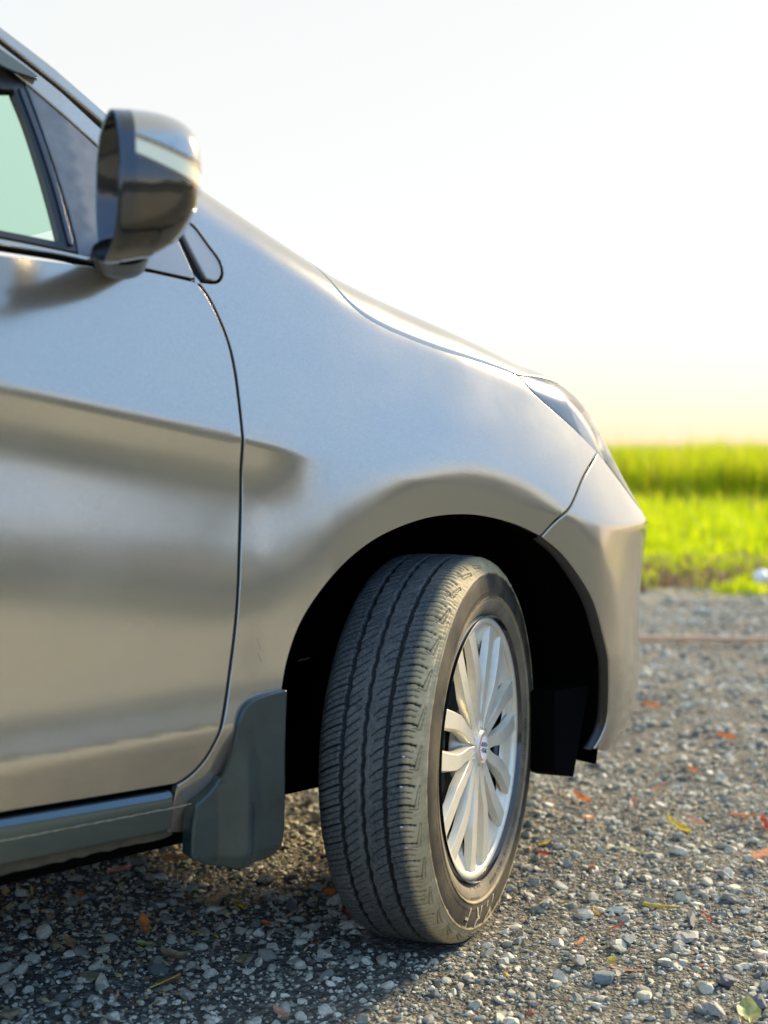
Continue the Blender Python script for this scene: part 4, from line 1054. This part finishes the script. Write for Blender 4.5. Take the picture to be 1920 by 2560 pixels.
LEAVES = [(-.388,.385,.026,.018,OR,'small bright orange leaf standing up in the shade below the sill',.5,.9),
 (-.508,.411,.034,.018,TAN,'tan curled leaf nearest the left edge under the sill',.6,.2),
 (-.222,.404,.060,.030,TAN,'large crumpled tan leaf in the shade below the mud flap',.7,.3),
 (-.205,.380,.046,.022,YE,'pointed yellow brown leaf touching the large crumpled tan leaf',.3,.2),
 (-.417,.263,.052,.016,GR,'long wavy grey brown leaf under the front door',.9,.4),
 (-.464,.194,.042,.022,BR,'ragged brown leaf in front of the long wavy leaf',.6,.2),
 (-.412,.339,.034,.016,YG,'olive leaf lying just in front of the upright orange leaf',.3,.1),
 (-.223,.271,.026,.010,OR,'thin two lobed orange leaf in the shade left of the tyre foot',.6,.2),
 (-.409,-.002,.036,.012,PK,'salmon pink curled leaf at the bottom edge of the picture',.5,.1),
 (-.375,.611,.024,.012,OR,'faint rust orange leaf deep in the shade under the sill',.4,.2),
 (-.33,.315,.030,.009,TAN,'narrow tan leaf pointing towards the tyre foot',.5,.4),
 (-.143,.648,.055,.024,TAN,'pale brown leaf deep under the car beside the mud flap',.6,.3),
 (-.26,.66,.045,.020,PK,'pinkish tan leaf deep under the car behind the sill',.6,.3),
 (-.057,.306,.026,.020,OR,'orange red square leaf piece left of the tyre',.2,.7),
 (-.097,.208,.024,.014,RED,'red brown leaf tucked beside the foot of the tyre',.4,.3),
 (.067,-.451,.048,.034,YG,'pale yellow leaf in the bottom right corner',.3,.1),
 (.07,-.152,.034,.016,PK,'peach coloured leaf folded on the gravel in front of the tyre',.6,.5),
 (.061,-.215,.018,.012,YE,'small amber leaf among pale stones',.4,.3),
 (.05,-.252,.050,.008,PK,'thin pink orange strip of leaf beside a pale stone',.4,.1),
 (.18,-.136,.026,.009,RED,'dark red leaf right of the tyre foot',.4,.3),
 (.341,-.196,.024,.010,RED,'red leaf tip against a long grey stone near the right edge',.4,.2),
 (.546,.110,.060,.008,YG,'thin yellow green leaf blade lying flat',.2,.05),
 (.731,.138,.060,.026,YE,'yellow leaf with brown spots on the right hand gravel',.5,.3),
 (.882,.032,.034,.026,RED,'vivid orange red leaf at the right edge',.4,.4),
 (.911,.096,.060,.016,OR,'long yellow orange leaf above the vivid red one',.4,.2),
 (.816,.153,.040,.018,PK,'coral leaf beside the yellow spotted leaf',.4,.2),
 (.668,.318,.046,.014,OR,'flat orange leaf just right of the tyre',.3,.1),
 (.754,.410,.050,.022,OR,'brown and orange curled leaf below the bumper',.6,.3),
 (.827,.324,.040,.016,PK,'rose coloured leaf out on the open gravel',.4,.2),
 (1.015,.392,.050,.018,PK,'pink leaf farther out beyond the air deflector',.4,.2),
 (1.192,.421,.040,.020,OR,'blurred orange leaf on the far gravel',.4,.3),
 (.664,-.101,.060,.034,PK,'pale pink leaf cut by the right edge',.5,.4),
 (.383,.200,.024,.014,RED,'tiny brick red leaf by the sidewall',.4,.2),
 (.431,.233,.036,.014,YE,'straw yellow leaf by the sidewall',.4,.2),
 (1.55,.56,.05,.03,OR,'deep orange blurred leaf halfway to the grass',.4,.3),
 (1.75,.95,.05,.03,OR,'yellow orange blurred leaf near the bumper edge',.4,.3)]
for x, y, L, W, c, lab, cu, upv in LEAVES: leaf(x, y, L, W, c, lab, cu, upv)
# crumbs of dry leaf, thickest in the shade of the car
N = 2600; x = rs.uniform(-.95, .15, N); y = rs.uniform(.12, 1.3, N); N2 = 900; x = np.append(x, rs.uniform(.1, 2.2, N2)); y = np.append(y, rs.uniform(-.7, 1.2, N2)); N = N + N2
k = rs.uniform(0, 1, N) < .25 + .75 * (np.sin(9 * x + 4 * y) * np.sin(7 * y - 3 * x) > -.1); k[-N2:] = True; x, y = x[k], y[k]; N = len(x); s_ = rs.uniform(.0025, .008, N); q = rs.uniform(0, 6.28, N)
A = np.stack([np.cos(q) * s_, np.sin(q) * s_, rs.normal(0, .35, N) * s_], -1); B = np.stack([-np.sin(q) * s_ * .5, np.cos(q) * s_ * .5, rs.normal(0, .3, N) * s_], -1)
c_ = np.stack([x, y, hgt(x, y) + .006 + rs.uniform(0, .004, N)], -1); up_ = np.array([0, 0, 1.]) * (s_ * rs.uniform(.1, .5, N))[:, None]
P = np.stack([c_ - A, c_ - A * .2 - B, c_ + A, c_ + A * .1 + B, c_ + up_], 1).reshape(-1, 3)
M['crumb'] = leafmat('dry_leaf_crumbs', ((0., (.14, .09, .04)), (.4, (.30, .20, .09)), (.7, (.44, .32, .16)), (.88, (.40, .36, .12)), (.96, (.50, .22, .07)), (1., (.60, .36, .22))), .2)
link('leaf_litter', big_mesh('leaf_litter', P, (np.arange(N)[:, None, None] * 5 + np.array([[0, 1, 4], [1, 2, 4], [2, 3, 4], [3, 0, 4]])[None]).reshape(-1, 3), False, np.repeat(rs.uniform(0, 1, N), 5)), M['crumb'], kind='stuff', label='small dry leaf crumbs scattered over the gravel, thickest under the car', cat='leaf litter')
def twig(name, a, b, r0, r1, col, label, bend=.1, cat='twig', n=12):
    a, b = np.array(a), np.array(b); V = []; F = []; k = 7; d = (b - a); L = np.linalg.norm(d); d /= L; s = np.cross(d, (0, 0, 1.)); s /= np.linalg.norm(s); t2 = np.cross(s, d)
    for i in range(n + 1):
        t = i / n; c = a + (b - a) * t + s * bend * L * math.sin(math.pi * t) * .3 + s * bend * L * .05 * math.sin(9 * t) + t2 * .02 * L * math.sin(7 * t) * bend; r_ = (r0 + (r1 - r0) * t) * (1 + .15 * math.sin(20 * t))
        for j in range(k): q = 2 * math.pi * j / k; V.append(c + s * r_ * math.cos(q) + t2 * r_ * math.sin(q))
    for i in range(n):
        for j in range(k): F.append((i * k + j, (i + 1) * k + j, (i + 1) * k + (j + 1) % k, i * k + (j + 1) % k))
    F += [tuple(range(k)), tuple(range(n * k + k - 1, n * k - 1, -1))]
    return link(name, mesh(name, [p - a for p in V], F), lmat(col), label=label, cat=cat, loc=tuple(a))
twig('straw', (-.515, .170, .010), (-.455, .180, .012), .0012, .0010, YE, 'thin straw lying across the gravel under the door', .1)
twig('twig', (.300, -.095, .012), (.335, -.145, .010), .0032, .0024, YE, 'short yellow twig on the gravel right of the tyre', .2)
twig('twig', (-.19, .27, .010), (-.13, .295, .014), .0018, .0012, TAN, 'thin tan twig by the foot of the tyre in the shade', .3)
twig('branch', (2.80, 1.845, .02), (3.33, 1.35, .022), .014, .009, (.75, .55, .34), 'pale peeled branch lying across the gravel behind the bumper', .12, 'branch', 18)
def rock(x, y, sx, sy, sz, col, label):
    V, F = variants(3, 1); W = V[0]; W = W / np.abs(W).max(0) * np.array([sx, sy, sz]); q = lr.uniform(0, 6.28)
    W = np.stack([W[:, 0] * math.cos(q) - W[:, 1] * math.sin(q), W[:, 0] * math.sin(q) + W[:, 1] * math.cos(q), W[:, 2]], 1)
    key = ('rock', col)
    if key not in LC:
        m = Mat('rock_%d' % len(LC)); n = m.noise(90, 5); m.set(Base_Color=m.mix(m.ramp(n, (.35, 0.), (.7, 1.)), tuple(v * .7 for v in col), tuple(v * 1.15 for v in col)), Roughness=.85); m.bump(n, .5, .002); LC[key] = m.m
    o = link('stone', mesh('stone', W, F, False), LC[key], label=label, cat='stone', group='larger stones lying on the gravel'); o.location = (x, y, float(hgt(x, y)) + sz * .45 + .003)
PG, TG, DG, BG = (.36, .34, .28), (.16, .20, .19), (.14, .145, .14), (.22, .19, .10)
for a in [(q[0], q[1], q[2] * .8, q[3] * .8, q[4] * .8, q[5], q[6]) for q in [(.246,-.226,.040,.026,.011,PG,'broad flat pale stone, largest on the right hand gravel'), (.155,-.173,.024,.018,.009,TG,'flat blue green stone just left of the broad pale one'),
 (.014,-.242,.026,.020,.013,TG,'grey green angular stone beside the pink leaf strip'), (.193,.026,.028,.018,.013,PG,'pale wedge shaped stone right beside the sidewall'),
 (.325,-.176,.050,.010,.009,DG,'long dark narrow stone beside the red leaf tip'), (.137,-.369,.024,.018,.012,DG,'dark grey stone near the right edge'),
 (.043,-.410,.026,.014,.012,PG,'pale stone left of the yellow corner leaf'), (.113,-.440,.024,.018,.015,DG,'dark stone right above the yellow corner leaf'),
 (-.534,.298,.028,.018,.008,BG,'flat olive brown stone under the front door'), (-.460,.154,.018,.014,.010,PG,'rounded buff stone beside the thin straw'),
 (-.328,.190,.024,.016,.010,BG,'mossy olive stone between the tyre and the curled leaves'), (-.698,.246,.024,.018,.011,BG,'brown stone at the lower left edge of the picture'),
 (.03,-.18,.018,.014,.012,PG,'buff angular stone left of the amber leaf')]]: rock(*a)
# crumpled white litter at the edge of the grass
V, F = ico(3); V = np.array(V); V = V * (1 + .16 * np.sin(9 * V[:, :1] + 4 * V[:, 1:2]) * np.sin(7 * V[:, 2:3] + 5 * V[:, :1])) * (.046, .042, .040)
link('litter', mesh('litter', V, F, False), simple('white_plastic', (.8, .78, .72), .5), label='crumpled white litter at the foot of the grass by the right edge', cat='litter', loc=(5.03, 2.63, .06))
leaf(-.085, .343, .026, .014, (.6, .56, .42), 'small pale fragment inside the wheel arch beside the tyre', .2, 0., 0., z=.42)  # pale fragment of unclear kind, built with the leaf mesh
print('TRIS', sum(len(p.vertices) - 2 for o in SC.objects if o.type == 'MESH' for p in o.data.polygons))
